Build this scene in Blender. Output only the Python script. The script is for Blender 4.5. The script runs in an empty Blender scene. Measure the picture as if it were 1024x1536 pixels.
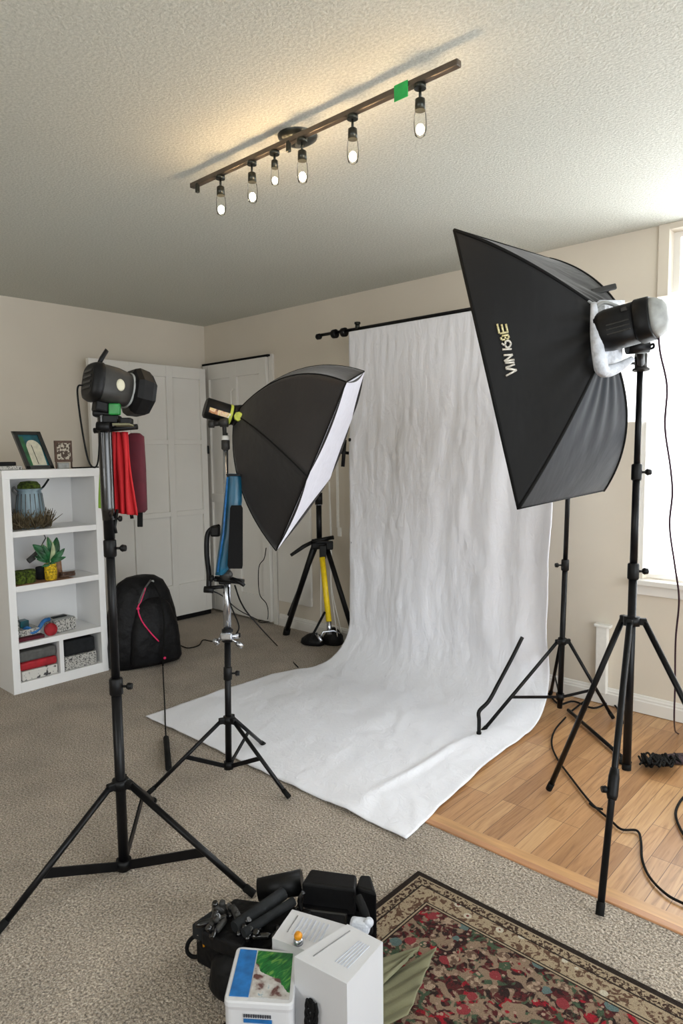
import bpy, bmesh, math, random
from mathutils import Vector, Matrix
from mathutils.bvhtree import BVHTree
random.seed(7)
scn = bpy.context.scene
COL = scn.collection
R = math.radians
V = Vector

# ------------------------------------------------------------------ camera
F, CX, CY, CH = 1014.0, 512.0, 768.0, 1.37
yaw, pit, rol = R(42.5), R(-5.15), R(-0.7)
fwd = V((-math.sin(yaw)*math.cos(pit), math.cos(yaw)*math.cos(pit), math.sin(pit)))
rgt = V((math.cos(yaw), math.sin(yaw), 0)); upv = rgt.cross(fwd)
r2 = rgt*math.cos(rol) + upv*math.sin(rol); u2 = -rgt*math.sin(rol) + upv*math.cos(rol)
CAMPOS = V((0, 0, CH))
camd = bpy.data.cameras.new('camera'); cam = bpy.data.objects.new('camera', camd); COL.objects.link(cam)
cam.matrix_world = Matrix.Translation(CAMPOS) @ Matrix((r2, u2, -fwd)).transposed().to_4x4()
camd.sensor_fit = 'VERTICAL'; camd.sensor_height = 36.0; camd.lens = F*36.0/1536.0
camd.clip_start = 0.02; camd.clip_end = 100
scn.camera = cam

def ray(px, py): return r2*((px-CX)/F) - u2*((py-CY)/F) + fwd
def at(px, py, t): return CAMPOS + ray(px, py)*t              # at distance t along the view axis
def fl(px, py, z=0.0):
    d = ray(px, py); return CAMPOS + d*((z-CH)/d.z)
def onx(px, py, x):
    d = ray(px, py); return CAMPOS + d*(x/d.x)
def ony(px, py, y):
    d = ray(px, py); return CAMPOS + d*(y/d.y)

XL, YB, HC = -4.82, 3.555, 2.44

# ------------------------------------------------------------------ materials
def newmat(name):
    m = bpy.data.materials.new(name); m.use_nodes = True
    nt = m.node_tree; b = nt.nodes['Principled BSDF']; return m, nt, b
def srgb(r, g, b):
    f = lambda c: (c/255/12.92) if c/255 <= .04045 else ((c/255+.055)/1.055)**2.4
    return (f(r), f(g), f(b), 1)
def N(nt, t, **k):
    n = nt.nodes.new(t)
    for a, v in k.items():
        if a in n.inputs.keys(): n.inputs[a].default_value = v
        else: setattr(n, a, v)
    return n
def ramp(nt, src, stops, interp='LINEAR'):
    r = nt.nodes.new('ShaderNodeValToRGB'); cr = r.color_ramp; cr.interpolation = interp
    while len(cr.elements) < len(stops): cr.elements.new(.5)
    for e, (p, c) in zip(cr.elements, stops):
        e.position = p; e.color = c if len(c) == 4 else (*c, 1)
    nt.links.new(src, r.inputs[0]); return r.outputs[0]
def mix(nt, fac, a, b, blend='MIX'):
    m = nt.nodes.new('ShaderNodeMix'); m.data_type = 'RGBA'; m.blend_type = blend
    def put(sock, v):
        if hasattr(v, 'is_output'): nt.links.new(v, sock)
        elif isinstance(v, (int, float)): sock.default_value = v
        else: sock.default_value = v
    put(m.inputs[0], fac); put(m.inputs[6], a); put(m.inputs[7], b)
    return m.outputs[2]
def math_(nt, op, a, b=0.0, c=0.0):
    m = nt.nodes.new('ShaderNodeMath'); m.operation = op
    for i, v in enumerate((a, b, c)):
        if hasattr(v, 'is_output'): nt.links.new(v, m.inputs[i])
        else: m.inputs[i].default_value = v
    return m.outputs[0]
def coords(nt, scale=(1, 1, 1), kind='Object'):
    tc = nt.nodes.new('ShaderNodeTexCoord'); mp = nt.nodes.new('ShaderNodeMapping')
    nt.links.new(tc.outputs[kind], mp.inputs[0]); mp.inputs['Scale'].default_value = scale
    return mp.outputs[0]
def bump(nt, b, h, strength=.3, dist=.01):
    n = nt.nodes.new('ShaderNodeBump'); n.inputs['Strength'].default_value = strength; n.inputs['Distance'].default_value = dist
    nt.links.new(h, n.inputs['Height']); nt.links.new(n.outputs[0], b.inputs['Normal'])
def plain(name, col, rough=.5, metal=0, var=.06, scale=40, bmp=0, bscale=200, bdist=.002, sheen=0, coat=0, stretch=(1, 1, 1)):
    m, nt, b = newmat(name)
    b.inputs['Roughness'].default_value = rough; b.inputs['Metallic'].default_value = metal
    b.inputs['Sheen Weight'].default_value = sheen; b.inputs['Coat Weight'].default_value = coat
    co = coords(nt, stretch); n = N(nt, 'ShaderNodeTexNoise', Scale=scale, Detail=4.0); nt.links.new(co, n.inputs[0])
    c = V(col[:3]); lo = tuple(c*(1-var*2.2)); hi = tuple(c*(1+var*2.2))
    nt.links.new(ramp(nt, n.outputs[0], [(.3, lo), (.7, hi)]), b.inputs['Base Color'])
    if bmp:
        n2 = N(nt, 'ShaderNodeTexNoise', Scale=bscale, Detail=3.0); nt.links.new(co, n2.inputs[0])
        bump(nt, b, n2.outputs[0], bmp, bdist)
    return m

M = {}
M['wall'] = plain('wall_paint', srgb(212, 203, 188), .85, var=.012, scale=2, bmp=.25, bscale=260, bdist=.001)
M['white_paint'] = plain('white_paint', srgb(222, 219, 213), .45, var=.012, scale=3)
M['shelf_white'] = plain('shelf_white', srgb(232, 232, 232), .4, var=.01, scale=4)
M['black_metal'] = plain('black_metal', srgb(12, 12, 14), .36, metal=.0, var=.12, scale=30)
M['black_plastic'] = plain('black_plastic', srgb(12, 12, 13), .45, var=.15, scale=60, bmp=.15, bscale=900, bdist=.0005)
M['black_gloss'] = plain('black_gloss', srgb(9, 9, 11), .2, var=.1, coat=.4)
M['dark_grey'] = plain('dark_grey_plastic', srgb(52, 51, 49), .42, var=.08, bmp=.15, bscale=900, bdist=.0005)
M['chrome'] = plain('chrome', srgb(185, 188, 195), .2, metal=.95, var=.04)
M['rubber'] = plain('rubber', srgb(12, 12, 12), .8, var=.1)
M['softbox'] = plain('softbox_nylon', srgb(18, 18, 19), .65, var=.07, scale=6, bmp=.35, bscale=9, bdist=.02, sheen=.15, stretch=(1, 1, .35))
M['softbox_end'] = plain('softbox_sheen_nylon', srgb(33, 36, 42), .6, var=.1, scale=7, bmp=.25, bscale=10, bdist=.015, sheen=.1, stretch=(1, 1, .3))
M['umbrella'] = plain('umbrella_nylon', srgb(37, 34, 33), .6, var=.05, scale=6, bmp=.3, bscale=12, bdist=.012, sheen=.2)
M['diffuser'] = plain('diffuser_cloth', srgb(214, 214, 224), .8, var=.02, bmp=.2, bscale=14, bdist=.01)
M['battery'] = plain('battery_plastic', srgb(3, 3, 5), .7, var=.1)
M['blue'] = plain('blue_nylon', srgb(10, 74, 100), .4, var=.35, scale=12, bmp=.5, bscale=18, bdist=.02, stretch=(1, 1, .25), coat=.1)
M['red'] = plain('red_cloth', srgb(176, 14, 24), .8, var=.12, scale=12, bmp=.3, bscale=40, stretch=(1, 1, .2))
M['red_deep'] = plain('deep_red_cloth', srgb(156, 20, 32), .7, var=.2, scale=16, bmp=.3, bscale=40)
M['plum_wrap'] = plain('plum_cloth', srgb(58, 42, 46), .8, var=.3, scale=30, bmp=.8, bscale=60, bdist=.01)
M['maroon'] = plain('maroon_cloth', srgb(76, 12, 28), .85, var=.12, scale=14, bmp=.3, bscale=50)
M['lime_y'] = plain('lime_plastic', srgb(190, 200, 78), .4, var=.1)
M['lime'] = plain('lime_cloth', srgb(120, 160, 50), .8, var=.1, scale=12)
M['pack'] = plain('backpack_nylon', srgb(15, 15, 17), .55, var=.2, scale=9, bmp=.6, bscale=11, bdist=.03)
M['pink'] = plain('pink_cord', srgb(225, 40, 100), .5, var=.1)
M['green_tape'] = plain('green_tape', srgb(20, 160, 75), .6, var=.08)
M['bronze'] = plain('bronze_metal', srgb(88, 79, 70), .42, metal=.5, var=.1, scale=20)
M['dark_bronze'] = plain('dark_bronze', srgb(52, 54, 50), .3, metal=.75, var=.1)
M['yellow'] = plain('yellow_paint', srgb(222, 190, 20), .4, var=.06)
M['white_plastic'] = plain('white_plastic', srgb(228, 226, 220), .4, var=.02)
M['carton'] = plain('white_carton', srgb(198, 198, 200), .5, var=.012, scale=3)
M['slot_ink'] = plain('slot_shade', srgb(130, 130, 132), .6)
M['grey_ink'] = plain('grey_ink', srgb(182, 186, 196), .6, var=.06)
M['dark_ink'] = plain('dark_ink', srgb(60, 62, 70), .6, var=.1)
M['olive'] = plain('olive_cloth', srgb(114, 112, 86), .85, var=.08, scale=10, bmp=.4, bscale=300)
M['teal'] = plain('teal_print', srgb(10, 82, 92), .35, var=.3, scale=12)
M['cream'] = plain('cream_print', srgb(196, 192, 170), .5, var=.08)
M['brown'] = plain('brown_frame', srgb(84, 62, 50), .6, var=.15)
M['orange'] = plain('orange_plastic', srgb(226, 150, 25), .35, var=.15, scale=80)
M['blue_grey'] = plain('bluegrey_enamel', srgb(120, 140, 150), .45, var=.22, scale=26, stretch=(1, 1, .12), metal=.1)
M['twig'] = plain('twig', srgb(92, 80, 58), .9, var=.35, scale=30)
M['leaf'] = plain('leaf_green', srgb(30, 92, 50), .45, var=.3, scale=20)
M['pale_leaf'] = plain('leaf_pale', srgb(168, 180, 140), .5, var=.2, scale=20)
M['moss'] = plain('moss', srgb(74, 92, 22), .9, var=.5, scale=60, bmp=1, bscale=120, bdist=.02)
M['yellow_pot'] = plain('yellow_woven', srgb(206, 172, 24), .7, var=.35, scale=90, bmp=.8, bscale=150, bdist=.01)
M['tan'] = plain('tan_wood', srgb(150, 112, 84), .6, var=.15)
M['blue_toy'] = plain('blue_strap', srgb(28, 98, 160), .45, var=.15)
M['letter'] = plain('silver_lettering', srgb(205, 200, 190), .3, var=.12, scale=90, metal=.2)
M['letter_gold'] = plain('gold_lettering', srgb(205, 196, 150), .3, var=.2, scale=120, metal=.2)
M['grey_box'] = plain('grey_fabric', srgb(88, 88, 86), .8, var=.1)
M['charcoal'] = plain('charcoal_fabric', srgb(32, 34, 36), .8, var=.1)
M['purple_cord'] = plain('plum_cable', srgb(52, 34, 44), .45, var=.1)
M['grey_light'] = plain('pale_grey_plastic', srgb(150, 152, 150), .45, var=.1, scale=30)
M['silver_cloth'] = plain('silver_wrap', srgb(196, 200, 208), .5, var=.12, scale=30, bmp=.6, bscale=60, bdist=.01)
M['green_dark'] = plain('green_label', srgb(25, 120, 50), .4, var=.1)

def speckle(name, a, b_, scale=160, thr=.5):
    m, nt, b = newmat(name); co = coords(nt)
    n = N(nt, 'ShaderNodeTexNoise', Scale=scale, Detail=2.0); nt.links.new(co, n.inputs[0])
    nt.links.new(ramp(nt, n.outputs[0], [(thr-.03, a), (thr+.03, b_)]), b.inputs['Base Color']); b.inputs['Roughness'].default_value = .6
    return m
M['print'] = speckle('patterned_paper', srgb(66, 66, 66), srgb(182, 180, 174), 120, .44)
M['marble'] = speckle('marbled_paper', srgb(58, 58, 60), srgb(206, 204, 198), 38, .4)
M['lace'] = speckle('carved_panel', srgb(70, 54, 44), srgb(190, 182, 166), 60, .52)

# carpet
m, nt, b = newmat('carpet'); co = coords(nt)
n1 = N(nt, 'ShaderNodeTexNoise', Scale=150.0, Detail=5.0, Roughness=.75); nt.links.new(co, n1.inputs[0])
n3 = N(nt, 'ShaderNodeTexNoise', Scale=5.0, Detail=4.0); nt.links.new(co, n3.inputs[0])
c1 = ramp(nt, n1.outputs[0], [(.36, srgb(84, 74, 64)), (.5, srgb(178, 163, 145)), (.62, srgb(232, 220, 203))])
c2 = ramp(nt, n3.outputs[0], [(.3, srgb(226, 226, 226)), (.7, srgb(255, 255, 255))])
nt.links.new(mix(nt, 1.0, c1, c2, 'MULTIPLY'), b.inputs['Base Color']); b.inputs['Roughness'].default_value = .95
b.inputs['Sheen Weight'].default_value = .2
n2 = N(nt, 'ShaderNodeTexNoise', Scale=110.0, Detail=4.0); nt.links.new(co, n2.inputs[0])
bump(nt, b, n2.outputs[0], 1.0, .02); M['carpet'] = m

# ceiling: knock-down plaster texture
m, nt, b = newmat('ceiling_plaster'); co = coords(nt); b.inputs['Roughness'].default_value = .9
n1 = N(nt, 'ShaderNodeTexNoise', Scale=110.0, Detail=4.0, Roughness=.6); nt.links.new(co, n1.inputs[0])
b.inputs['Base Color'].default_value = srgb(222, 219, 210)
nt.links.new(ramp(nt, n1.outputs[0], [(.35, srgb(190, 191, 181)), (.65, srgb(214, 214, 204))]), b.inputs['Base Color'])
bump(nt, b, n1.outputs[0], .45, .012); M['ceiling'] = m

# wood planks along Y
m, nt, b = newmat('oak_strip_floor'); b.inputs['Roughness'].default_value = .32
tc = nt.nodes.new('ShaderNodeTexCoord'); mp = nt.nodes.new('ShaderNodeMapping'); mp.inputs['Rotation'].default_value = (0, 0, R(90))
nt.links.new(tc.outputs['Object'], mp.inputs[0])
br = nt.nodes.new('ShaderNodeTexBrick'); nt.links.new(mp.outputs[0], br.inputs[0])
for k, v in {'Scale': 1.0, 'Mortar Size': .0011, 'Mortar Smooth': .1, 'Brick Width': .55, 'Row Height': .062, 'Bias': 0.0}.items(): br.inputs[k].default_value = v
br.offset = .37; br.offset_frequency = 3
br.inputs['Color1'].default_value = (0, 0, 0, 1); br.inputs['Color2'].default_value = (1, 1, 1, 1); br.inputs['Mortar'].default_value = (.5, .5, .5, 1)
g = coords(nt, (22, 1.3, 1)); gn = N(nt, 'ShaderNodeTexNoise', Scale=2.4, Detail=7.0, Distortion=1.8); nt.links.new(g, gn.inputs[0])
base = ramp(nt, br.outputs[0], [(0, srgb(160, 118, 78)), (.3, srgb(186, 142, 98)), (.7, srgb(198, 158, 112)), (1, srgb(176, 132, 90))])
grain = ramp(nt, gn.outputs[0], [(.28, srgb(150, 128, 108)), (.42, srgb(220, 208, 196)), (.6, srgb(255, 255, 255))])
wc = mix(nt, .6, base, grain, 'MULTIPLY')
wc = mix(nt, br.outputs['Fac'], wc, srgb(98, 66, 40)); nt.links.new(wc, b.inputs['Base Color'])
bump(nt, b, math_(nt, 'SUBTRACT', 1.0, br.outputs['Fac']), .3, .002); M['wood'] = m
M['wood_lip'] = plain('oak_threshold', srgb(178, 130, 92), .4, var=.09, scale=5, stretch=(1, 9, 1))
M['wood_edge'] = plain('oak_border', srgb(190, 146, 98), .35, var=.09, scale=5, stretch=(1, 9, 1))

# backdrop muslin
m, nt, b = newmat('white_muslin'); b.inputs['Roughness'].default_value = .85; b.inputs['Sheen Weight'].default_value = .15
b.inputs['Base Color'].default_value = srgb(233, 234, 240)
co = coords(nt, (1, 1, .45)); n1 = N(nt, 'ShaderNodeTexNoise', Scale=17.0, Detail=7.0, Roughness=.65, Distortion=1.8); nt.links.new(co, n1.inputs[0])
n2 = N(nt, 'ShaderNodeTexNoise', Scale=4.0, Detail=3.0, Distortion=2.0); nt.links.new(co, n2.inputs[0])
bump(nt, b, math_(nt, 'ADD', n1.outputs[0], math_(nt, 'MULTIPLY', n2.outputs[0], 1.0)), .36, .018); M['muslin'] = m

# rug
RX, RY = -1.235, 1.695
m, nt, b = newmat('floral_rug'); b.inputs['Roughness'].default_value = .95
tc = nt.nodes.new('ShaderNodeTexCoord'); co = tc.outputs['Object']; sp = nt.nodes.new('ShaderNodeSeparateXYZ'); nt.links.new(co, sp.inputs[0])
d = math_(nt, 'MINIMUM', sp.outputs[0], math_(nt, 'MULTIPLY', sp.outputs[1], -1.0))
def noise(sc, det=3.0, dis=0.0, w=0.0):
    n = N(nt, 'ShaderNodeTexNoise', Scale=sc, Detail=det, Distortion=dis); n.noise_dimensions = '4D'; n.inputs['W'].default_value = w
    nt.links.new(co, n.inputs[0]); return n.outputs[0]
def step(src, t, s=.01): return ramp(nt, src, [(t-s, (0, 0, 0)), (t+s, (1, 1, 1))])
def voro(sc):
    v = N(nt, 'ShaderNodeTexVoronoi', Scale=sc); nt.links.new(co, v.inputs[0]); return v
cream, brown, dk, redc = srgb(166, 148, 122), srgb(62, 42, 32), srgb(40, 30, 24), srgb(122, 28, 34)
fieldc = mix(nt, step(noise(32, 4, 1.4, 1), .5, .03), srgb(44, 28, 25), srgb(84, 32, 32))
fieldc = mix(nt, step(noise(24, 3, .8, 5), .6, .02), fieldc, srgb(150, 24, 38))
fieldc = mix(nt, step(noise(22, 4, 1.2, 9), .57, .02), fieldc, srgb(66, 84, 62))
fieldc = mix(nt, step(noise(27, 5, 1.6, 3), .53, .02), fieldc, srgb(140, 118, 98))
v1 = voro(17.0); blob = math_(nt, 'LESS_THAN', math_(nt, 'ADD', v1.outputs[0], math_(nt, 'MULTIPLY', noise(40, 2, 0, 2), .25)), .42)
petal = mix(nt, step(noise(70, 2, 0, 8), .5, .04), srgb(168, 146, 124), srgb(104, 80, 66))
cell = nt.nodes.new('ShaderNodeSeparateColor'); nt.links.new(v1.outputs['Color'], cell.inputs[0])
petal = mix(nt, math_(nt, 'GREATER_THAN', cell.outputs[0], .72), petal, srgb(138, 52, 56))
petal = mix(nt, math_(nt, 'GREATER_THAN', cell.outputs[1], .84), petal, srgb(92, 112, 110))
fieldc = mix(nt, blob, fieldc, petal)
v2 = voro(40.0); fieldc = mix(nt, math_(nt, 'LESS_THAN', v2.outputs[0], .2), fieldc, mix(nt, noise(3, 1, 0, 4), srgb(200, 186, 160), srgb(110, 20, 32)))
bandw = mix(nt, step(noise(44, 5, 1.6, 6), .53, .02), cream, srgb(96, 70, 54))
v3 = voro(17.0); bandw = mix(nt, math_(nt, 'LESS_THAN', v3.outputs[0], .22), bandw, srgb(196, 186, 166))
bandw = mix(nt, math_(nt, 'LESS_THAN', v3.outputs[0], .12), bandw, srgb(110, 48, 44))
bandn = mix(nt, step(noise(95, 2, 1.0, 7), .5, .02), cream, brown)
def above(t): return math_(nt, 'GREATER_THAN', d, t)
c = mix(nt, above(.02), dk, cream)
c = mix(nt, above(.025), c, bandn); c = mix(nt, above(.05), c, dk); c = mix(nt, above(.055), c, bandw)
c = mix(nt, above(.108), c, dk); c = mix(nt, above(.112), c, cream); c = mix(nt, above(.117), c, dk); c = mix(nt, above(.121), c, fieldc)
fib = ramp(nt, noise(420, 2, 0, 11), [(.35, (.55, .55, .55)), (.65, (1, 1, 1))])
nt.links.new(mix(nt, .85, c, fib, 'MULTIPLY'), b.inputs['Base Color']); bump(nt, b, noise(380, 2, 0, 12), .7, .006); M['rug'] = m

# emissive things
m, nt, b = newmat('glowing_filament'); b.inputs['Emission Color'].default_value = (1, .70, .40, 1); b.inputs['Emission Strength'].default_value = 110
M['glow'] = m
m, nt, b = newmat('sky_beyond_window')
def thin_glass(name, tint=(1, 1, 1, 1), refl=1.35):
    m = bpy.data.materials.new(name); m.use_nodes = True; nt = m.node_tree; nt.nodes.clear()
    o = nt.nodes.new('ShaderNodeOutputMaterial'); t = nt.nodes.new('ShaderNodeBsdfTransparent'); g = nt.nodes.new('ShaderNodeBsdfGlossy')
    t.inputs[0].default_value = tint; g.inputs['Roughness'].default_value = .05
    fr = nt.nodes.new('ShaderNodeFresnel'); fr.inputs[0].default_value = refl
    mx = nt.nodes.new('ShaderNodeMixShader'); nt.links.new(fr.outputs[0], mx.inputs[0]); nt.links.new(t.outputs[0], mx.inputs[1]); nt.links.new(g.outputs[0], mx.inputs[2])
    nt.links.new(mx.outputs[0], o.inputs[0]); return m
M['glass'] = thin_glass('clear_glass')
M['bulb_glass'] = thin_glass('bulb_glass', (1, 1, .99, 1), 1.12)
m = bpy.data.materials.new('sheer_shade'); m.use_nodes = True; nt = m.node_tree; nt.nodes.clear()
o = nt.nodes.new('ShaderNodeOutputMaterial'); t = nt.nodes.new('ShaderNodeBsdfTranslucent'); t.inputs[0].default_value = (.93, .93, .93, 1)
df = nt.nodes.new('ShaderNodeBsdfDiffuse'); df.inputs[0].default_value = (.9, .9, .88, 1)
mx = nt.nodes.new('ShaderNodeMixShader'); mx.inputs[0].default_value = .35
nt.links.new(t.outputs[0], mx.inputs[1]); nt.links.new(df.outputs[0], mx.inputs[2]); nt.links.new(mx.outputs[0], o.inputs[0]); M['shade'] = m

for k in ('black_metal', 'black_plastic', 'rubber', 'softbox', 'softbox_end', 'umbrella', 'pack', 'charcoal', 'battery', 'dark_grey', 'purple_cord', 'carpet', 'rug'):
    M[k].node_tree.nodes['Principled BSDF'].inputs['Specular IOR Level'].default_value = .22
# ------------------------------------------------------------------ mesh builder
WORG = {}
def frame(o, z, up=V((0, 0, 1))):
    z = V(z).normalized(); x = V(up).cross(z)
    if x.length < 1e-4: x = V((1, 0, 0))
    x.normalize(); y = z.cross(x)
    return Matrix.Translation(o) @ Matrix((x, y, z)).transposed().to_4x4()
def catmull(pts, k=6):
    pts = [V(p) for p in pts]
    if len(pts) < 3: return pts
    P = [pts[0]*2-pts[1]] + pts + [pts[-1]*2-pts[-2]]; out = []
    for i in range(1, len(P)-2):
        a, b_, c_, d_ = P[i-1:i+3]
        for j in range(k):
            t = j/k
            out.append(.5*((2*b_)+(c_-a)*t+(2*a-5*b_+4*c_-d_)*t*t+(3*b_-a-3*c_+d_)*t**3))
    out.append(pts[-1]); return out
class MB:
    def __init__(s, Mx=None): s.v = []; s.f = []; s.mi = []; s.sm = []; s.M = Mx or Matrix()
    def add(s, vs, fs, mi=0, smooth=False):
        o = len(s.v); s.v += [s.M @ V(p) for p in vs]
        for f in fs: s.f.append([o+i for i in f]); s.mi.append(mi); s.sm.append(smooth)
        return s
    def box(s, c, size, rot=None, bev=0, mi=0):
        bm = bmesh.new(); bmesh.ops.create_cube(bm, size=1)
        for v in bm.verts: v.co = V((v.co.x*size[0], v.co.y*size[1], v.co.z*size[2]))
        if bev: bmesh.ops.bevel(bm, geom=bm.edges[:], offset=bev, segments=2, affect='EDGES', profile=.5)
        Rm = rot if rot is not None else Matrix.Identity(3)
        bm.verts.index_update()
        s.add([V(c)+Rm @ v.co for v in bm.verts], [[v.index for v in f.verts] for f in bm.faces], mi, False); bm.free(); return s
    def bb(s, a, b_, bev=0, mi=0):
        a, b_ = V(a), V(b_); d = b_-a
        return s.box((a+b_)/2, (abs(d.x), abs(d.y), abs(d.z)), None, bev, mi)
    def loft(s, secs, caps=True, mi=0, smooth=True, closed=True):
        n = len(secs[0]); vs = [p for q in secs for p in q]; fs = []
        for i in range(len(secs)-1):
            for j in range(n if closed else n-1):
                k = (j+1) % n; fs.append([i*n+j, i*n+k, (i+1)*n+k, (i+1)*n+j])
        s.add(vs, fs, mi, smooth)
        if caps and closed:
            s.add(secs[0], [list(range(n))[::-1]], mi, False); s.add(secs[-1], [list(range(n))], mi, False)
        return s
    def tube(s, pts, r, n=10, mi=0, caps=True):
        pts = [V(p) for p in pts]; secs = []; up = None
        for i, p in enumerate(pts):
            t = (pts[min(i+1, len(pts)-1)]-pts[max(i-1, 0)])
            if t.length < 1e-7: t = V((0, 0, 1))
            t.normalize()
            if up is None: up = t.orthogonal().normalized()
            up = (up - t*up.dot(t)); up = up.normalized() if up.length > 1e-5 else t.orthogonal().normalized()
            q = t.cross(up); rr = r[i] if isinstance(r, (list, tuple)) else r
            secs.append([p+(up*math.cos(a)+q*math.sin(a))*rr for a in [2*math.pi*k/n for k in range(n)]])
        return s.loft(secs, caps, mi)
    def sell(s, secs, n=24, mi=0, caps=True, smooth=True):
        """loft of superellipses: (z, half width, half height, exponent[, dx, dy])"""
        out = []
        for q in secs:
            z, w, h, e = q[:4]; dx, dy = (q[4], q[5]) if len(q) > 4 else (0, 0); ring = []
            for k in range(n):
                a = 2*math.pi*k/n; c_, s_ = math.cos(a), math.sin(a)
                ring.append(V((dx+w*math.copysign(abs(c_)**(2/e), c_), dy+h*math.copysign(abs(s_)**(2/e), s_), z)))
            out.append(ring)
        return s.loft(out, caps, mi, smooth)
    def lathe(s, prof, n=24, mi=0, smooth=True, caps=False):
        return s.loft([[V((r*math.cos(2*math.pi*k/n), r*math.sin(2*math.pi*k/n), z)) for k in range(n)] for r, z in prof], caps, mi, smooth)
    def ball(s, c, r, n=14, mi=0, sc=(1, 1, 1)):
        secs = []
        for i in range(1, n//2+1):
            a = math.pi*i/(n//2+1)
            secs.append([V(c)+V((r*sc[0]*math.sin(a)*math.cos(2*math.pi*k/n), r*sc[1]*math.sin(a)*math.sin(2*math.pi*k/n), -r*sc[2]*math.cos(a))) for k in range(n)])
        return s.loft(secs, True, mi)
    def grid(s, fn, nu, nv, mi=0, smooth=True):
        vs = [fn(i/nu, j/nv) for j in range(nv+1) for i in range(nu+1)]
        fs = [[j*(nu+1)+i, j*(nu+1)+i+1, (j+1)*(nu+1)+i+1, (j+1)*(nu+1)+i] for j in range(nv) for i in range(nu)]
        return s.add(vs, fs, mi, smooth)
    def build(s, name, mats, parent=None, label=None, cat=None, group=None, kind=None, solid=0, origin=None, bevel=0):
        if not isinstance(mats, (list, tuple)): mats = [mats]
        lo = V([min(v[i] for v in s.v) for i in range(3)]); hi = V([max(v[i] for v in s.v) for i in range(3)])
        org = V(origin) if origin is not None else V(((lo.x+hi.x)/2, (lo.y+hi.y)/2, lo.z))
        me = bpy.data.meshes.new(name); me.from_pydata([v-org for v in s.v], [], s.f)
        for q in mats: me.materials.append(M[q] if isinstance(q, str) else q)
        for p, i, sm in zip(me.polygons, s.mi, s.sm): p.material_index = i; p.use_smooth = sm
        me.update(); bm = bmesh.new(); bm.from_mesh(me); bmesh.ops.remove_doubles(bm, verts=bm.verts, dist=1e-5)
        bmesh.ops.recalc_face_normals(bm, faces=bm.faces); bm.to_mesh(me); bm.free()
        o = bpy.data.objects.new(name, me); COL.objects.link(o); WORG[o.name] = org
        if parent: o.parent = parent; o.location = org - WORG[parent.name]
        else: o.location = org
        tag(o, label, cat, group, kind)
        if solid:
            md = o.modifiers.new('thickness', 'SOLIDIFY'); md.thickness = solid; md.offset = 0
        return o
def tag(o, label=None, cat=None, group=None, kind=None):
    for k, v in (('label', label), ('category', cat), ('group', group), ('kind', kind)):
        if v: o[k] = v
    return o
def thing(name, loc, label, cat, group=None):
    o = bpy.data.objects.new(name, None); COL.objects.link(o); o.location = loc; WORG[o.name] = V(loc); o.empty_display_size = .05
    group = group or {'light_stand': 'tripod light stands', 'strobe_light': 'studio strobes', 'backdrop_stand': 'backdrop stands', 'white_carton': 'white cartons in front'}.get(name)
    return tag(o, label, cat, group)
def cable(name, pts, label, r=.003, mat='rubber', cat='cable', k=7):
    return MB().tube(catmull(pts, k), r, 8).build(name, mat, None, label, cat, {'floor_cable': 'cables lying on the floor', 'hanging_cable': 'cables hanging by the middle stand'}.get(name))

# ------------------------------------------------------------------ room
def struct(name, mb, mat): return mb.build(name, mat, kind='structure')
XR, YF = 2.6, -1.9
WX0 = -1.9
mb = MB(); mb.bb((XL-.1, YF, -.06), (XR, 1.955, 0)); mb.bb((XL-.1, 1.955, -.06), (WX0, YB+.1, 0)); struct('floor', mb, 'carpet')
mb = MB(); mb.bb((WX0, 2.035, -.06), (XR, YB+.1, -.003)); struct('floor_2', mb, 'wood')
mb = MB(); mb.bb((WX0, 1.985, -.06), (XR, 2.033, .001), .001); struct('trim_1', mb, 'wood_edge')
mb = MB(); mb.bb((WX0, 1.955, -.06), (XR, 1.983, .006), .003); struct('trim_3', mb, 'wood_lip')
struct('ceiling', MB().bb((XL-.1, YF, HC), (XR, YB+.25, HC+.08)), 'ceiling')
struct('wall_left', MB().bb((XL-.1, YF, 0), (XL, YB+.1, HC)), 'wall')
struct('wall_rear', MB().bb((XL-.1, YF-.1, 0), (XR, YF, HC)), 'wall')
# back wall with a window opening at its right, stepped to imitate the window's glow
W0, W1, W2 = -1.175, -1.33, -1.09
mb = MB(); T = .16
mb.bb((XL, YB, 0), (W1, YB+T, HC)); mb.bb((W1, YB, 0), (XR, YB+T, .70)); mb.bb((W1, YB, .70), (W0, YB+T, 1.5))
mb.bb((W1, YB, 2.10), (W2, YB+T, HC)); mb.bb((.9, YB, .70), (XR, YB+T, HC)); mb.bb((W2, YB, 2.41), (.9, YB+T, HC))
struct('wall_back', mb, 'wall')
w = MB()
fr = [((W0, .70), (.9, .735)), ((W0, .735), (W0+.03, 1.5)), ((W1, 1.5), (W1+.03, 2.10)), ((W2, 2.1), (W2+.03, 2.41)), ((.87, .735), (.9, 2.41)),
      ((W0+.03, 1.49), (.87, 1.515)), ((-.30, .735), (-.27, 2.41)), ((W2+.03, 2.385), (.87, 2.41))]
for (a, c_), (a2, c2_) in fr: w.bb((a, YB+.06, c_), (a2, YB+.10, c2_))
win = struct('window_1', w, 'white_paint')
MB().bb((W1+.03, YB+.078, .735), (.87, YB+.082, 2.385)).build('pane', 'glass', win)
MB().bb((W0-.05, YB-.045, .672), (.95, YB+.06, .70), .004).build('window_sill', 'white_paint', win)
MB().bb((W0-.03, YB-.02, .62), (.93, YB, .672), .003).build('sill_apron', 'white_paint', win)
mb = MB(); mb.bb((W2-.05, YB-.012, 2.10), (W2, YB, HC), .002); mb.bb((W2, YB-.012, 2.41), (.95, YB, HC), .002); struct('trim_2', mb, 'wall')
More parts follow.
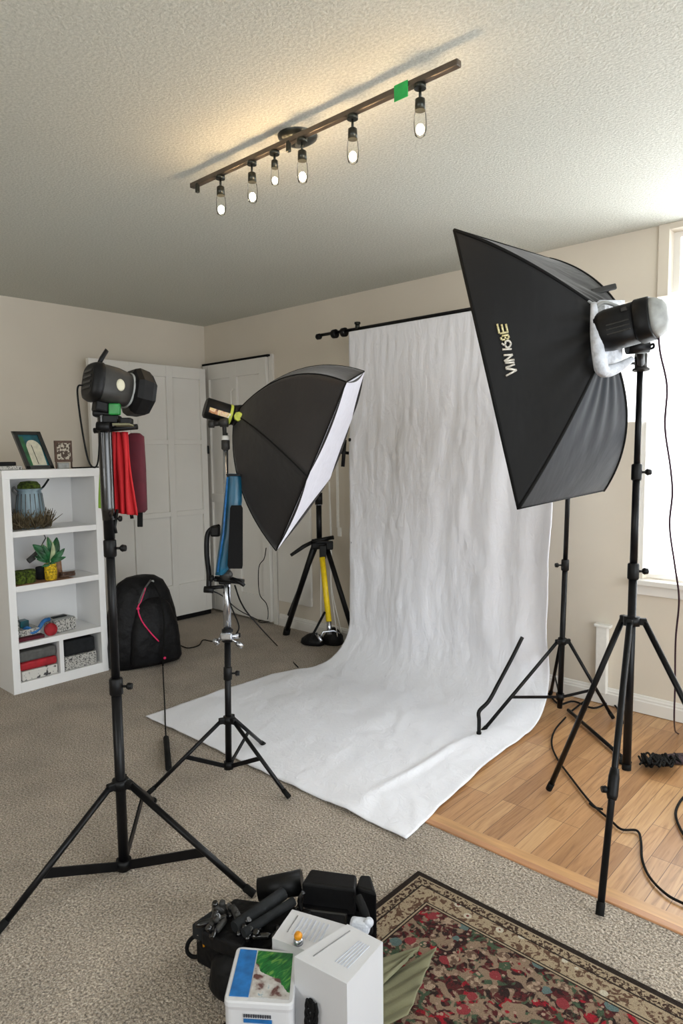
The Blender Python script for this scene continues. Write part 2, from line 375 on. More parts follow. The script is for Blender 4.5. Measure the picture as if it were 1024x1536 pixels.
sh = MB().grid(lambda u, v: V((W1-.0+u*(.85-W1), YB+.03+.004*math.sin(u*160), 1.50+v*.62)), 160, 4).build('roller_shade', 'shade', None, 'white translucent shade glowing in the upper window beside the softbox', 'window shade')  # shade carried out to the left edge of the window's bloom
MB().grid(lambda u, v: V((W0-.02+u*(.86-W0), YB-.012+.012*math.sin(u*130), .735+v*.80)), 260, 4).build('sheer_curtain', 'shade', None, 'sheer white curtain over the lower window beside the light stand', 'curtain')
# baseboards
def base_prof(a, b_, nrm):
    a, b_, nrm = V(a), V(b_), V(nrm); prof = [(0, 0), (.016, 0), (.016, .06), (.012, .066), (.012, .074), (.008, .08), (.006, .088), (0, .092)]
    return MB().loft([[p+nrm*d_+V((0, 0, z)) for d_, z in prof] for p in (a, b_)], True, 0, False)
struct('baseboard_back', base_prof((-3.93, YB, 0), (XR, YB, 0), (0, -1, 0)), 'white_paint')
struct('baseboard_left', base_prof((XL, YF, 0), (XL, 2.5, 0), (1, 0, 0)), 'white_paint')

# ------------------------------------------------------------------ doors
def panel_door(x0, x1, z0, z1, th, cols, rows, stile=.075, rail=.05):
    """door in local xz plane, front at y=0 facing -y; recessed flat panels"""
    mb = MB(); mb.bb((x0, .02, z0), (x1, th, z1))
    W_ = x1-x0; cw = (W_-stile*(cols+1))/cols
    for i in range(cols+1):
        a = x0+i*(cw+stile); mb.bb((a, 0, z0), (a+stile, .021, z1), .002)
    for i in range(cols):
        a = x0+stile+i*(cw+stile)
        for za, zb in rows: mb.bb((a, .0005, za), (a+cw, .021, zb), .002)
    return mb
# leaf folded back flat against the left wall: plane x = -4.69
D0 = MB(); src = panel_door(2.42, 3.44, .04, 2.06, .036, 3, [(.04, .30), (.86, .90), (1.44, 1.475), (1.97, 2.06)], .055)
Mx = Matrix(((0, -1, 0, 0), (1, 0, 0, 0), (0, 0, 1, 0), (0, 0, 0, 1)))
D0.v = [V((-4.665-p.y, p.x, p.z)) for p in src.v]; D0.f = src.f; D0.mi = src.mi; D0.sm = src.sm
d1 = struct('door_1', D0, 'white_paint')
MB().bb((-4.672, 3.437, 1.36), (-4.655, 3.452, 1.43), .003).build('latch', 'black_metal', d1)
MB().bb((-4.70, 2.44, .004), (-4.667, 3.43, .04)).build('door_sweep', 'rubber', d1)
D1 = panel_door(-4.80, -3.99, .02, 2.10, .035, 2, [(.02, .22), (.95, 1.02), (1.98, 2.10)], .085)
D1.v = [V((p.x, p.y+YB-.045, p.z)) for p in D1.v]; d2 = struct('door_2', D1, 'white_paint')
MB().bb((-4.81, YB-.04, 2.103), (-3.965, YB, 2.118)).build('door_track', 'rubber', d2)
MB().tube([(-4.385, YB-.05, 1.60), (-4.385, YB-.075, 1.62), (-4.385, YB-.075, 1.86), (-4.385, YB-.05, 1.88)], .006).build('door_handle', 'white_paint', d2)
MB().bb((-3.985, YB-.02, 0), (-3.94, YB, 2.12), .002).build('door_jamb', 'white_paint', d2)
# pale panel on back wall, right of the closet
pn = MB().bb((-3.925, YB-.02, .20), (-3.56, YB-.001, 1.30), .003).build('wall_panel', 'white_paint', None, 'beige flat panel on the back wall behind the black tripod', 'panel')
# white narrow cover on the back wall
cov = thing('wall_cable_cover', (-1.36, YB-.02, .06), 'narrow white cable cover on the wall behind the right light stand', 'cable cover')
MB().bb((-1.395, YB-.034, .06), (-1.335, YB-.001, .43), .004).build('cover', 'white_plastic', cov)
MB().bb((-1.405, YB-.042, .42), (-1.318, YB-.001, .437), .004).build('cap', 'white_plastic', cov)

# ------------------------------------------------------------------ track light
RYt, RZt = 1.605, 2.385
tl = thing('track_light', (-1.63, RYt, HC), 'bronze ceiling track light with six glowing clear bulbs', 'light fixture')
MB().box(((-2.225-1.03)/2, RYt, RZt), (1.195, .022, .018), None, .003).build('rail', 'bronze', tl)
cpp = fl(446, 204, HC); cp = MB(Matrix.Translation((cpp.x, cpp.y, HC)))
cp.lathe([(.001, -.03), (.02, -.029), (.045, -.022), (.066, -.008), (.068, 0)], 28); cp.build('ceiling_plate', 'dark_bronze', tl)
MB().tube([(cpp.x, cpp.y, HC-.028), (-1.64, 1.612, RZt)], .011).build('stem', 'dark_bronze', tl)
for px_, py_ in ((323, 283), (443, 215)):
    p = fl(px_, py_, RZt); MB().box((p.x, RYt-.008, RZt-.02), (.014, .014, .035), None, .003).build('clip', 'dark_bronze', tl)
for i, (px_, py_, kind) in enumerate([(335, 268, 1), (388, 249, 1), (420, 233, 0), (458, 213, 1), (532, 178, 1), (630, 130, 1)]):
    p = fl(px_, py_, RZt-.015); x = p.x; y = RYt; z = RZt-.009
    hd = MB(); s_ = 1.0 if kind else .8
    hd.tube([(x, y, z), (x, y, z-.012)], .017, 14); hd.tube([(x, y, z-.01), (x, y, z-.04*s_)], .004, 8)
    hd.tube([(x, y, z-.036*s_), (x, y, z-.04*s_), (x, y, z-.07*s_)], [.008, .014*s_, .015*s_], 14)
    h_ = hd.build('lamp_head', 'dark_bronze', tl)
    zb = z-.07*s_; L = .072*s_
    g = MB(Matrix.Translation((x, y, zb)))
    g.lathe([(.0135*s_, .003), (.0165*s_, -.01), (.018*s_, -.03), (.0175*s_, -L*.7), (.014*s_, -L*.9), (.006*s_, -L*.98), (.001, -L)], 18)
    g.build('bulb', 'bulb_glass', h_)
    MB().ball((x, y, zb-L*.68), .0115*s_, 12, sc=(1, 1, 1.25)).build('filament', 'glow', h_)
    lp = bpy.data.lights.new('bulb_light', 'POINT'); lp.energy = 0.0
    bpy.data.lights.remove(lp)
tp = MB(); pA = fl(603, 131, RZt).x
tp.bb((pA-.024, RYt-.0145, RZt-.034), (pA+.024, RYt-.012, RZt+.01), .0008); tp.build('tape_flag', 'green_tape', None, 'green tape flag stuck on the bronze ceiling track', 'tape')

# ------------------------------------------------------------------ backdrop cloth
YR, ZR = 3.2, 2.105
ctr = []
for i in range(0, 22): ctr.append((YR-.012, ZR-.002-1.808*i/21))
cy, cz, rr = YR-.012-.28, .285, .28
for i in range(1, 15):
    a = math.pi/2*i/14; ctr.append((cy+rr*math.cos(a)*1.0, cz-(rr-.0)*math.sin(a)))
y0 = cy
for i in range(1, 26): ctr.append((y0-(y0-1.815)*i/25, .008))
ctr = [(YR+.012, ZR-.10), (YR+.012, ZR-.008), (YR+.006, ZR-.001), (YR-.006, ZR-.001)] + ctr
import mathutils
def bdp(u, v):
    k = v*(len(ctr)-1); i = min(int(k), len(ctr)-2); f = k-i
    y = ctr[i][0]*(1-f)+ctr[i+1][0]*f; z = ctr[i][1]*(1-f)+ctr[i+1][1]*f
    z_ = max(0, min(1, z/ZR)); flo = max(0, min(1, (3.0-y)/.6)); vert = 1-max(0, min(1, (3.1-y)/.1))
    xl = -2.83-.03*(1-z_) - .20*max(0, min(1, (.45-z)/.45))**1.3*1.0 ; xl = xl if y > 2.9 else -3.06-.01*flo
    k1 = max(0, min(1, (3.19-y)/.5)); xl = (-2.835-.02*(1-z_))*(1-k1)+(-3.065)*k1
    xr = -1.455 - .05*math.exp(-((z-.45)/.4)**2) + (0.0 if y > 2.7 else .095*(2.7-y)/.9)
    x = xl+(xr-xl)*u
    hang = min(1, max(0, (ZR-z)/.9))*min(1, max(0, (z)/.35))
    fold = (.020*math.sin(u*19+1.2*math.sin(z*1.5)) + .012*math.sin(u*43+2*math.sin(z*2)) + .03*math.sin(u*7.5+.5)*u)*(.25+.75*hang)*(1 if z > .02 else 0)*min(1, z/.5)
    topf = max(0, min(1, (ZR-z-.03)/.5)); fold *= topf*(.14+.8*u**2.5)
    y -= fold + (.05*u*u*math.sin(z*2.2))*hang*max(0, min(1, (z-.6)/.5)) - .02*u**6*max(0, min(1, z/.3))*max(0, min(1, (.8-z)/.3))
    tiny = .0013*mathutils.noise.noise(V((u*46, z*2.5, 3)))*2+.0012*math.sin(u*150+3*math.sin(z*5))*max(0, 1-(ZR-z)/.6) if z > 1.2 and z < ZR-.06 else 0
    y -= tiny
    if y > 3.1: y -= .006*math.exp(-((z-(ZR-.085))/.006)**2)
    kf = max(0, min(1, (.16-z)/.15)); kf = kf*kf*(3-2*kf)
    dz = .007*max(0, math.sin(u*9+y*5)*math.sin(y*7-u*4))+.016*max(0, mathutils.noise.noise(V((x*4, y*4, 0))))+.006*max(0, mathutils.noise.noise(V((x*14+y*6, y*9, 2))))
    dz += .013*math.exp(-((x+1.66-(y-1.8)*.02)/.022)**2)*max(0, min(1, (2.75-y)/.25))*max(.15, min(1, (y-1.85)/.4))
    dz += .008*math.exp(-((x+1.60)/.09)**2)*max(0, min(1, (y-2.2)/.5))
    z += dz*kf
    y -= (1-kf)*(.035*max(0, mathutils.noise.noise(V((x*3.2, z*1.4, 4))))*max(0, 1-abs(z-.35)/.5) + .006*topf*mathutils.noise.noise(V((x*13, z*5, 7))) + .004*topf*mathutils.noise.noise(V((x*28, z*16, 1))))
    x += (.012*mathutils.noise.noise(V((y*3, z*3, u*2))))
    return V((x, y, z))
MB().grid(bdp, 150, 190).build('backdrop', 'muslin', None, 'white muslin photo backdrop hanging from a rod and sweeping over the floor', 'backdrop', solid=.004)

# ------------------------------------------------------------------ light stands
def knob(mb, p, d, r=.012, L=.035):
    d = V(d).normalized(); mb.tube([p, V(p)+d*L*.55], r*.35, 8); mb.tube([V(p)+d*L*.5, V(p)+d*L*.65, V(p)+d*L], [r*.7, r, r*.8], 8)
def light_stand(name, label, base, top, hub_z, feet, low_z, segs, collars, leg_r=.0095, frac=.6, brace=True, brk=.02, mat='black_metal', footmat='rubber', kd=None, flat=True, pole_mats=None, hubk=1.0):
    base = V((base[0], base[1], 0)); top = V(top)
    def P(z): return base.lerp(top, z/top.z)
    t = thing(name, base, label, 'light stand')
    kd = V(kd) if kd else rgt
    for i, (z0, z1, r) in enumerate(segs):
        MB().tube([P(z0), P(z1)], r, 18).build('pole', (pole_mats[i] if pole_mats else mat), t)
    for z, r in collars:
        cl = MB(); cl.tube([P(z-.028), P(z-.024), P(z+.024), P(z+.028)], [r*.85, r, r, r*.85], 18); c_ = cl.build('collar', 'black_plastic', t)
        kb = MB(); knob(kb, P(z)+kd*r*.8, kd); kb.build('knob', 'black_plastic', c_)
    hb = MB(); r0 = segs[0][2]; hb.tube([P(hub_z-.016), P(hub_z+.016)], r0*1.55*hubk, 20)
    for f in feet:
        dr = (V((f[0], f[1], 0))-base).normalized(); hb.box(P(hub_z)+dr*r0*2*hubk, (.026, .02, .024), Matrix((dr, V((-dr.y, dr.x, 0)), V((0, 0, 1)))).transposed(), .003)
    hb.build('leg_hub', 'black_plastic', t)
    if brace:
        MB().tube([P(low_z-.016), P(low_z+.016)], r0*1.5, 16).build('lower_hub', 'black_plastic', t)
    for f in feet:
        F_ = V((f[0], f[1], .008)); dr = (V((f[0], f[1], 0))-base).normalized(); a = P(hub_z)+dr*r0*2.3*hubk
        lg = MB().tube([a, F_], leg_r, 12).build('leg', mat, t)
        q = (a-F_).normalized(); MB().tube([F_-q*.004+V((0, 0, .004)), F_+q*.035], leg_r*1.18, 12).build('rubber_foot', footmat, lg)
        if brace:
            m_ = a.lerp(F_, frac); s0 = P(low_z)+dr*r0*1.3; di = (m_-s0); L = di.length; dn = di.normalized()
            sd = dn.cross(V((0, 0, 1))).normalized(); up = sd.cross(dn)
            MB().box((m_+s0)/2, (L, .006, brk), Matrix((dn, sd, up)).transposed(), .001).build('brace', mat, t)
    return t, P

# left stand (nearest, carries the grey monolight)
LC = (-1.972, 1.068); LT = at(157, 640, 2.13)
tA, PA = light_stand('light_stand', 'tall black tripod light stand in the left foreground carrying the grey strobe', LC, LT, .295,
    [fl(-4, 1403)[:2], fl(380, 1346)[:2], (LC[0]-.30, LC[1]+.30)], .022, [(.0, .60, .0165), (.60, 1.13, .0135), (1.10, 1.545, .017)], [(.62, .0215), (1.07, .02)], leg_r=.0105, frac=.62, brk=.03)
MB().tube([PA(1.16), PA(1.20), PA(1.535), PA(1.545)], [.019, .0215, .0215, .019], 20).build('sleeve', 'black_gloss', tA, label='glossy black sleeve around the upper pole')

# middle stand
MC = fl(343, 1167)[:2]; MT = at(338, 650, 2.86)
tB, PB = light_stand('light_stand', 'black and chrome tripod light stand standing before the backdrop corner', MC, MT, .245,
    [fl(222, 1194)[:2], fl(433, 1199)[:2], (MC[0]-.12, MC[1]+.30)], .055, [(.04, .60, .0135), (.58, .90, .0165), (.86, 1.452, .0115)], [(.60, .024), (.44, .018)], leg_r=.0085, frac=.5, brk=.018,
    pole_mats=['black_metal', 'chrome', 'chrome'])
cl = MB(); cl.tube([PB(1.38), PB(1.385), PB(1.42), PB(1.425)], [.012, .018, .018, .012], 16); cl.build('top_collar', 'dark_grey', tB)
MB().tube([PB(1.42), PB(1.44)], .0165, 16).build('white_ring', 'white_plastic', tB, label='white ring near the top of the pole')

# right stand carries the big softbox
SC = (-.790, 2.28); ST = at(960, 548, 2.33)
tC, PC = light_stand('light_stand', 'tall black tripod light stand on the wood floor under the big black softbox', SC, ST, .775,
    [fl(823, 1187)[:2], fl(899, 1377)[:2], (-.395, 2.46)], .3, [(.275, .95, .0140), (.93, 1.29, .0125), (1.27, ST.z, .0105)], [(.945, .019), (1.285, .0175)], leg_r=.0105, brace=False, hubk=1.25)
MB().tube([PC(.265), PC(.285)], .0155, 16).build('end_cap', 'rubber', tC)
f_ = fl(899, 1377, .008); a = PC(.775)+(V((f_.x, f_.y, 0))-V((SC[0], SC[1], 0))).normalized()*.0140*2.3*1.25; d_ = (V(f_)-a)
ex = MB(); ex.tube([a+d_*.53, a+d_*.56, a+d_*.62, a+d_*.635], [.013, .017, .017, .013], 14); knob(ex, a+d_*.60, -rgt); ex.build('leg_collar', 'black_plastic', tC)

# right backdrop stand (behind the cloth)
KC = (-1.452, 3.215); KT = V((-1.40, 3.2, 2.12))
tD, PD = light_stand('backdrop_stand', 'black tripod stand holding the right end of the white backdrop', KC, KT, .40,
    [fl(722, 1101)[:2], (-1.235, 3.36), (-1.62, 3.47)], .11, [(.05, .80, .0135), (.78, 1.45, .0115), (1.43, 2.12, .0095)], [(.79, .019), (1.44, .017)], leg_r=.0085, frac=.62, brk=.014, kd=-rgt)
# left backdrop stand, mostly hidden
EC = (-2.80, 3.235); ET = V((-2.815, 3.2, 2.12))
tE, PE = light_stand('backdrop_stand', 'black stand holding the left end of the white backdrop, mostly hidden behind it', EC, ET, .42,
    [(-2.62, 2.93+.3), (-2.95, 3.45), (-2.80, 3.45)], .075, [(.05, .80, .0135), (.78, 1.45, .0115), (1.43, 2.12, .0095)], [(.79, .019), (1.44, .017)], leg_r=.0085, kd=-rgt)
# crossbar
cb = thing('crossbar', (-2.2, YR, ZR), 'black crossbar rod carrying the white backdrop along the back wall', 'rod')
xl = ony(478, 513, YR).x
MB().tube([(xl, YR, ZR+.012), (-1.38, YR, ZR+.012)], .010, 12).build('rod', 'black_metal', cb)
fn = MB(); fn.tube([(xl-.02, YR, ZR+.005), (xl-.012, YR, ZR+.005), (xl+.012, YR, ZR+.005), (xl+.02, YR, ZR+.005)], [.012, .019, .019, .012], 14); fn.build('end_cap', 'black_plastic', cb)
for px_ in (502, 516):
    x = ony(px_, 507, YR).x; q = MB(); q.tube([(x-.018, YR, ZR+.005), (x-.014, YR, ZR+.005), (x+.014, YR, ZR+.005), (x+.018, YR, ZR+.005)], [.02, .028, .028, .02], 12); q.build('coupler', 'black_plastic', cb)
x = ony(536, 497, YR).x; q = MB(); q.tube([(x, YR, ZR+.01), (x, YR, ZR+.045)], .014, 12); q.tube([(x, YR, ZR+.04), (x, YR, ZR+.052)], .019, 12); q.build('mount_knob', 'dark_bronze', cb)
x = ony(700, 476, YR).x
# clamp behind umbrella edge
ck = MB(); p = at(505, 678, 4.25); q = at(527, 680, 4.3); ck.tube([p, q], .010, 10); knob(ck, p, -rgt, .02, .03); ck.tube([at(517, 660, 4.27), at(514, 700, 4.27)], .012, 10)
ck.build('spring_clamp', 'black_plastic', None, 'small black clamp at the left edge of the backdrop', 'clamp')

# bent tube standing on the backdrop
b0 = fl(718, 1101, .02); b3 = ony(783, 956, 3.03); b1 = b0+V((-.002, .005, .11)); b2 = b0.lerp(b3, .30)+V((0, 0, .07))
bt = thing('bent_tube', (b0.x, b0.y, .012), 'bent black metal tube standing on the backdrop by the stand leg', 'tube')
MB().tube(catmull([b0, b1*.6+b0*.4, b1, b0.lerp(b3, .22)+V((0, 0, .055)), b0.lerp(b3, .45)+V((0, 0, .035)), b0.lerp(b3, .75)+V((0, 0, .012)), b3], 6), .0095, 12).build('tube', 'black_metal', bt)
MB().tube([b0+V((0, 0, -.008)), b0+V((0, 0, .01))], .012, 12).build('end_plug', 'rubber', bt)
# rod and pads on the floor
ra, rb_ = fl(852, 1060, .03), fl(938, 1140, .012)
rd = thing('fallen_leg_tube', (rb_.x, rb_.y, 0), 'loose black metal tube lying on the wood floor behind the right light stand', 'tube')
MB().tube([ra+V((0, 0, -.018)), ra+(rb_-ra)*.5+V((0, 0, -.009)), rb_], .009, 10).build('tube', 'black_metal', rd)
MB(Matrix.Translation((rb_.x-.004, rb_.y-.012, .012))).sell([(-.011, .03, .022, 2.2), (0, .034, .025, 2.2), (.008, .026, .018, 2.2)]).build('pad', 'rubber', rd)

# ------------------------------------------------------------------ grey monolight on left stand
ax = (r2*.72 + fwd*.66 - u2*.12).normalized()
o_ = at(137, 572, 2.08); Fm = frame(o_, ax, u2) @ Matrix.Diagonal((.95, .95, .66, 1))
s1 = thing('strobe_light', PA(1.545), 'grey and black studio strobe with black reflector on the left light stand', 'studio strobe')
mb = MB(Fm); mb.sell([(.012, .055, .057, 4), (.03, .060, .060, 4), (.10, .059, .060, 4), (.15, .055, .057, 3), (.175, .053, .055, 2.4)], 28); mb.build('body', 'dark_grey', s1)
mb = MB(Fm); mb.sell([(-.02, .044, .048, 3.5), (-.012, .054, .058, 3.5), (.012, .062, .064, 3.5), (.025, .062, .064, 3.5), (.032, .059, .061, 3.5)], 28); rp = mb.build('rear_panel', 'black_plastic', s1)
mb = MB(Fm)
for k in range(4): mb.box((0, .03-.018*k, -.022), (.06, .008, .004), None, .001)
mb.build('vent', 'dark_grey', rp)
mb = MB(Fm); mb.sell([(.172, .056, .058, 2.2), (.178, .058, .06, 2.2), (.184, .058, .06, 2.2), (.188, .056, .058, 2.2)], 28); mb.build('front_ring', 'grey_light', s1, label='pale grey ring')
mb = MB(Fm); oct_ = lambda z, r: [V((r*math.cos(math.pi/8+k*math.pi/4), r*math.sin(math.pi/8+k*math.pi/4)*1.02, z)) for k in range(8)]
mb.loft([oct_(.178, .060), oct_(.186, .076), oct_(.21, .083), oct_(.26, .079), oct_(.285, .068), oct_(.275, .06), oct_(.22, .06)], True, 0, False); mb.build('reflector', 'black_plastic', s1)
mb = MB(Fm); mb.tube([(.015, .058, .03), (.01, .085, .04), (.0, .115, .055)], [.009, .010, .009], 10); mb.build('handle', 'black_plastic', s1)
mb = MB(Fm); mb.sell([(0, .013, .017, 2), (.004, .012, .015, 2)], 16); q = mb
mb2 = MB(frame(Fm @ V((-.059, -.002, .105)), (Fm.to_3x3() @ V((-1, 0, 0)))))
mb2.sell([(-.002, .014, .019, 2), (.002, .013, .018, 2), (.003, .008, .012, 2)], 18); mb2.build('indicator_window', 'cream', s1, label='bright oval dial')
mb = MB(Fm); mb.box((.0, -.075, .06), (.04, .035, .07), None, .006); mb.build('bracket', 'black_plastic', s1)
mb = MB(); p = at(172, 614, 2.10); mb.box(p, (.034, .02, .036), Matrix((r2, fwd, u2)).transposed(), .004); mb.build('green_label_block', 'green_dark', s1)
mb = MB(); Rm = Matrix((r2, fwd, u2)).transposed()
mb.box(at(158, 617, 2.13), (.07, .05, .04), Rm, .008); mb.box(at(168, 630, 2.13), (.05, .05, .03), Rm, .006); mb.box(at(190, 632, 2.11), (.035, .03, .02), Rm, .004)
mb.tube([at(141, 646, 2.13), at(206, 640, 2.13)], .009, 10); mb.tube([at(146, 640, 2.1), at(166, 640, 2.1)], .016, 10); mb.build('tilt_mount', 'black_plastic', s1)
mb = MB(); mb.box(at(186, 638, 2.11), (.055, .06, .006), Rm, .002); mb.build('mount_plate', 'olive', s1)
cable('power_cable', [at(125, 578, 2.04), at(117, 580, 2.04), at(117, 600, 2.04), at(124, 650, 2.05), at(133, 692, 2.07), at(142, 701, 2.08), at(147, 692, 2.09), at(149, 665, 2.10), at(150, 648, 2.10)],
      'thin black cable looping down from the grey strobe on the left', .0028)

# hanging cloths under the strobe
def hang(name, px0, px1, py0, py1, t0, mat, label, folds=4, amp=.010, flare=0, cat='cloth'):
    def fn(u, v):
        x = px0+(px1-px0)*u; xb = x+flare*v*(u); p = at(xb, py0+(py1-py0)*v+(4*u-3 if v > .97 else 0), t0)
        return p - fwd*(amp*math.sin(u*folds*math.pi*2)*(.4+.6*v)) + r2*(.003*math.sin(v*5+u*9))
    return MB().grid(fn, 48, 24).build(name, mat, None, label, cat, solid=.006)
hang('hanging_cloth', 169, 190, 648, 772, 2.20, 'red', 'bright red cloth hanging under the left strobe', 3, .012, 14)
mb = MB(frame(at(203, 650, 2.26), -u2, fwd)); 
mb.sell([(0, .016, .012, 2.6, .0, 0), (.01, .028, .02, 3, 0, 0), (.12, .034, .024, 3, .006*0, 0), (.255, .038, .024, 3.4, 0, 0), (.265, .03, .018, 3, 0, 0)], 24)
mg = thing('maroon_pouch', at(203, 770, 2.26), 'maroon cloth pouch with a black strap hanging by the red cloth', 'pouch')
pts = [V(v) for v in mb.v]; mb.build('pouch', 'maroon', mg)
MB().box(at(210, 778, 2.25), (.018, .006, .055), Rm, .002).build('strap', 'rubber', mg)
MB().tube([at(196, 765, 2.24), at(198, 778, 2.24)], .006, 8).build('buckle', 'black_metal', mg)
hang('hanging_cloth', 150, 160, 650, 765, 2.24, 'lime', 'narrow lime green cloth hanging behind the left stand pole', 1, .004, 2)
mb = MB(); mb.tube([at(176, 764, 2.16), at(172, 790, 2.16), at(174, 800, 2.16)], .005, 8); knob(mb, at(173, 778, 2.16), r2, .01, .02); mb.build('hanging_clip', 'black_plastic', None, 'small black clip dangling below the red cloth', 'clip')

# ------------------------------------------------------------------ middle strobe + umbrella softbox
a0, a1 = at(307, 611, 2.80), at(362, 628, 2.86); L = (a1-a0).length; Fm = frame(a0, a1-a0, u2)
s2 = thing('strobe_light', PB(1.45), 'black cylindrical strobe with a colourful side label on the middle stand', 'studio strobe')
MB(Fm).sell([(0, .034, .036, 2.4), (.006, .041, .043, 2.4), (.115, .041, .043, 2.4), (.12, .039, .041, 2.2)], 26).build('body', 'black_plastic', s2)
MB(Fm).sell([(.119, .036, .038, 2), (.135, .037, .039, 2), (.165, .034, .036, 2)], 24).build('front_barrel', 'black_gloss', s2)
m, nt, b = newmat('strobe_label'); co = coords(nt, (1, 1, 1)); n = N(nt, 'ShaderNodeTexNoise', Scale=28.0, Detail=3.0, Distortion=1.0); nt.links.new(co, n.inputs[0])
nt.links.new(ramp(nt, n.outputs[0], [(.32, srgb(90, 60, 40)), (.42, srgb(200, 140, 90)), (.5, srgb(226, 200, 170)), (.58, srgb(210, 180, 80)), (.66, srgb(230, 225, 215))]), b.inputs['Base Color']); M['strobe_label'] = m
lb = MB(Fm)
def lab(u, v):
    a = R(180+35-60*v) if False else R(180-8+62*v-10); return V((.0425*math.cos(a)*1.0, .0445*-math.sin(a)*-1.0*-1, .018+.088*u))
side = (Fm.to_3x3().inverted() @ (-fwd)); sa = math.atan2(side.y, side.x)
lb.grid(lambda u, v: V((.0428*math.cos(sa+R(-4+46*v)), .0448*math.sin(sa+R(-4+46*v)), .014+.09*u)), 12, 10); lb.build('side_label', 'strobe_label', s2, label='orange and cream printed label')
kn = MB(Fm); kn.sell([(.100, .0425, .0445, 2.3), (.112, .0425, .0445, 2.3)], 26); kn.build('lime_band', 'lime_y', s2, label='lime green band')
mb = MB(); knob(mb, at(359, 626, 2.83), -fwd, .022, .03); mb.build('lime_knob', 'lime_y', s2, label='lime green knob')
mb = MB(); Rm = Matrix((r2, fwd, u2)).transposed()
mb.tube([at(317, 636, 2.80), at(338, 634, 2.80)], .011, 12); mb.tube([at(313, 636, 2.79), at(321, 636, 2.79)], .016, 12); mb.tube([at(330, 634, 2.79), at(342, 634, 2.79)], .018, 12)
mb.box(at(336, 627, 2.83), (.04, .035, .035), Rm, .005); mb.tube([at(336, 634, 2.84), at(337, 655, 2.86)], .009, 10); mb.build('tilt_mount', 'dark_grey', s2)

ub = thing('umbrella_softbox', at(356, 630, 2.87), 'dark grey umbrella softbox with white inner face pointing at the backdrop', 'softbox')
apx = at(352, 622, 2.86)
W_, V_, U_, T_, Y_, X_ = at(414, 826, 2.80), at(461, 715, 2.55), at(519, 573, 2.55), at(546, 557, 2.86), at(527, 628, 3.14), at(494, 718, 3.16)
def bez(a, c, d, t): return a*(1-t)**2 + c*2*t*(1-t) + d*t*t
rim = [(W_, at(336, 730, 2.78)), (V_, at(388, 640, 2.62)), (U_, at(425, 532, 2.62)), (T_, at(440, 522, 2.85)), (Y_, at(420, 560, 3.05)), (X_, at(372, 700, 3.05))]
mids = [at(352, 725, 2.79), at(396, 672, 2.60)]
def shell(A, cA, B, cB, sag=.03, sc=0.012):
    def fn(u, v):
        pa, pb = bez(apx, cA, A, v), bez(apx, cB, B, v); p = pa.lerp(pb, u)
        cen = (W_+T_+X_+V_)/4; inn = (cen-p); inn = inn.normalized() if inn.length > 1e-5 else inn
        k = 4*u*(1-u); return p + inn*(k*(sag*v*.4)) + (apx-cen).normalized()*(-k*sc*v*v)
    return fn
for i in range(6):
    A, cA = rim[i]; B, cB = rim[(i+1) % 6]
    MB().grid(shell(A, cA, B, cB), 14, 26).build('fabric_panel', 'umbrella', ub, solid=.003)
    MB().tube([bez(apx, cA, A, k/20) for k in range(21)], .0032, 8).build('rib', 'rubber', ub)
cen = sum((q[0] for q in rim), V((0, 0, 0)))/6; nn = (cen-apx).normalized()
db = MB(); ring = [cen.lerp(q[0], .99)+nn*.003 for q in rim]; db.add([cen-nn*.002]+ring, [[0, 1+i, 1+(i+1) % 6] for i in range(6)], 0, False); db.build('diffuser', 'diffuser', ub)
MB().tube([rim[i % 6][0] for i in range(7)], .0025, 8).build('rim_binding', 'rubber', ub)
MB(frame(apx-nn*.01, nn)).sell([(-.01, .035, .035, 2), (.03, .05, .05, 2)], 20).build('mount_ring', 'black_plastic', ub)

# blue bag and black panel strapped to the middle stand
bg = thing('blue_bag', at(345, 860, 2.80), 'shiny blue nylon bag strapped upright to the middle light stand', 'bag')
def ribbon(secs, t0, th, mat, nm, par=None, **kw):
    """upright bag: (py, px_left, px_right)"""
    mb = MB(); out = []
    for py, a, b_ in secs:
        c_ = at((a+b_)/2, py, t0); w = (b_-a)/2*t0/F; out.append([c_+r2*(w*math.copysign(abs(math.cos(q))**.6, math.cos(q)))+fwd*(th*math.sin(q)) for q in [2*math.pi*k/20 for k in range(20)]])
    mb.loft(out); return mb.build(nm, mat, par, **kw)
ribbon([(711, 343, 358), (716, 340, 362), (750, 336, 363), (800, 331, 359), (850, 324, 346), (862, 323, 336)], 2.80, .03, 'blue', 'bag_body', bg)
MB().box(at(351, 713, 2.79), (.06, .05, .008), Rm, .002).build('bag_flap', 'charcoal', bg)
MB().tube([at(341, 716, 2.76), at(335, 800, 2.76), at(326, 858, 2.76)], .004, 8).build('piping', 'blue_toy', bg)
pb = MB(); pb.add([], [])
out = []
for py, a_, b_ in [(758, 347, 362), (762, 345, 364), (848, 341, 364), (853, 343, 363)]:
    out.append([at(x, py, t) for x, t in ((a_, 2.735), (b_, 2.735), (b_, 2.77), (a_, 2.77))])
MB().loft(out, True, 0, False).build('battery_pack', 'battery', None, 'glossy black flat battery pack hung in front of the blue bag', 'battery pack')
hv = thing('lever_clamp', PB(.82), 'black lever clamp with a curved arm on the middle stand under the blue bag', 'clamp')
mb = MB(); mb.tube([at(322, 868, 2.82), at(366, 873, 2.82)], .012, 10); mb.tube([at(348, 868, 2.80), at(358, 872, 2.79), at(366, 878, 2.78)], [.008, .010, .008], 10); mb.box(at(338, 870, 2.84), (.05, .05, .035), Rm, .006); knob(mb, at(325, 870, 2.8), -r2+u2*.3, .016, .03); mb.build('clamp_body', 'black_plastic', hv)
MB().ball(at(339, 862, 2.82), .028, 16, sc=(1, 1, .8)).build('ball_head', 'dark_grey', hv)
av = hv
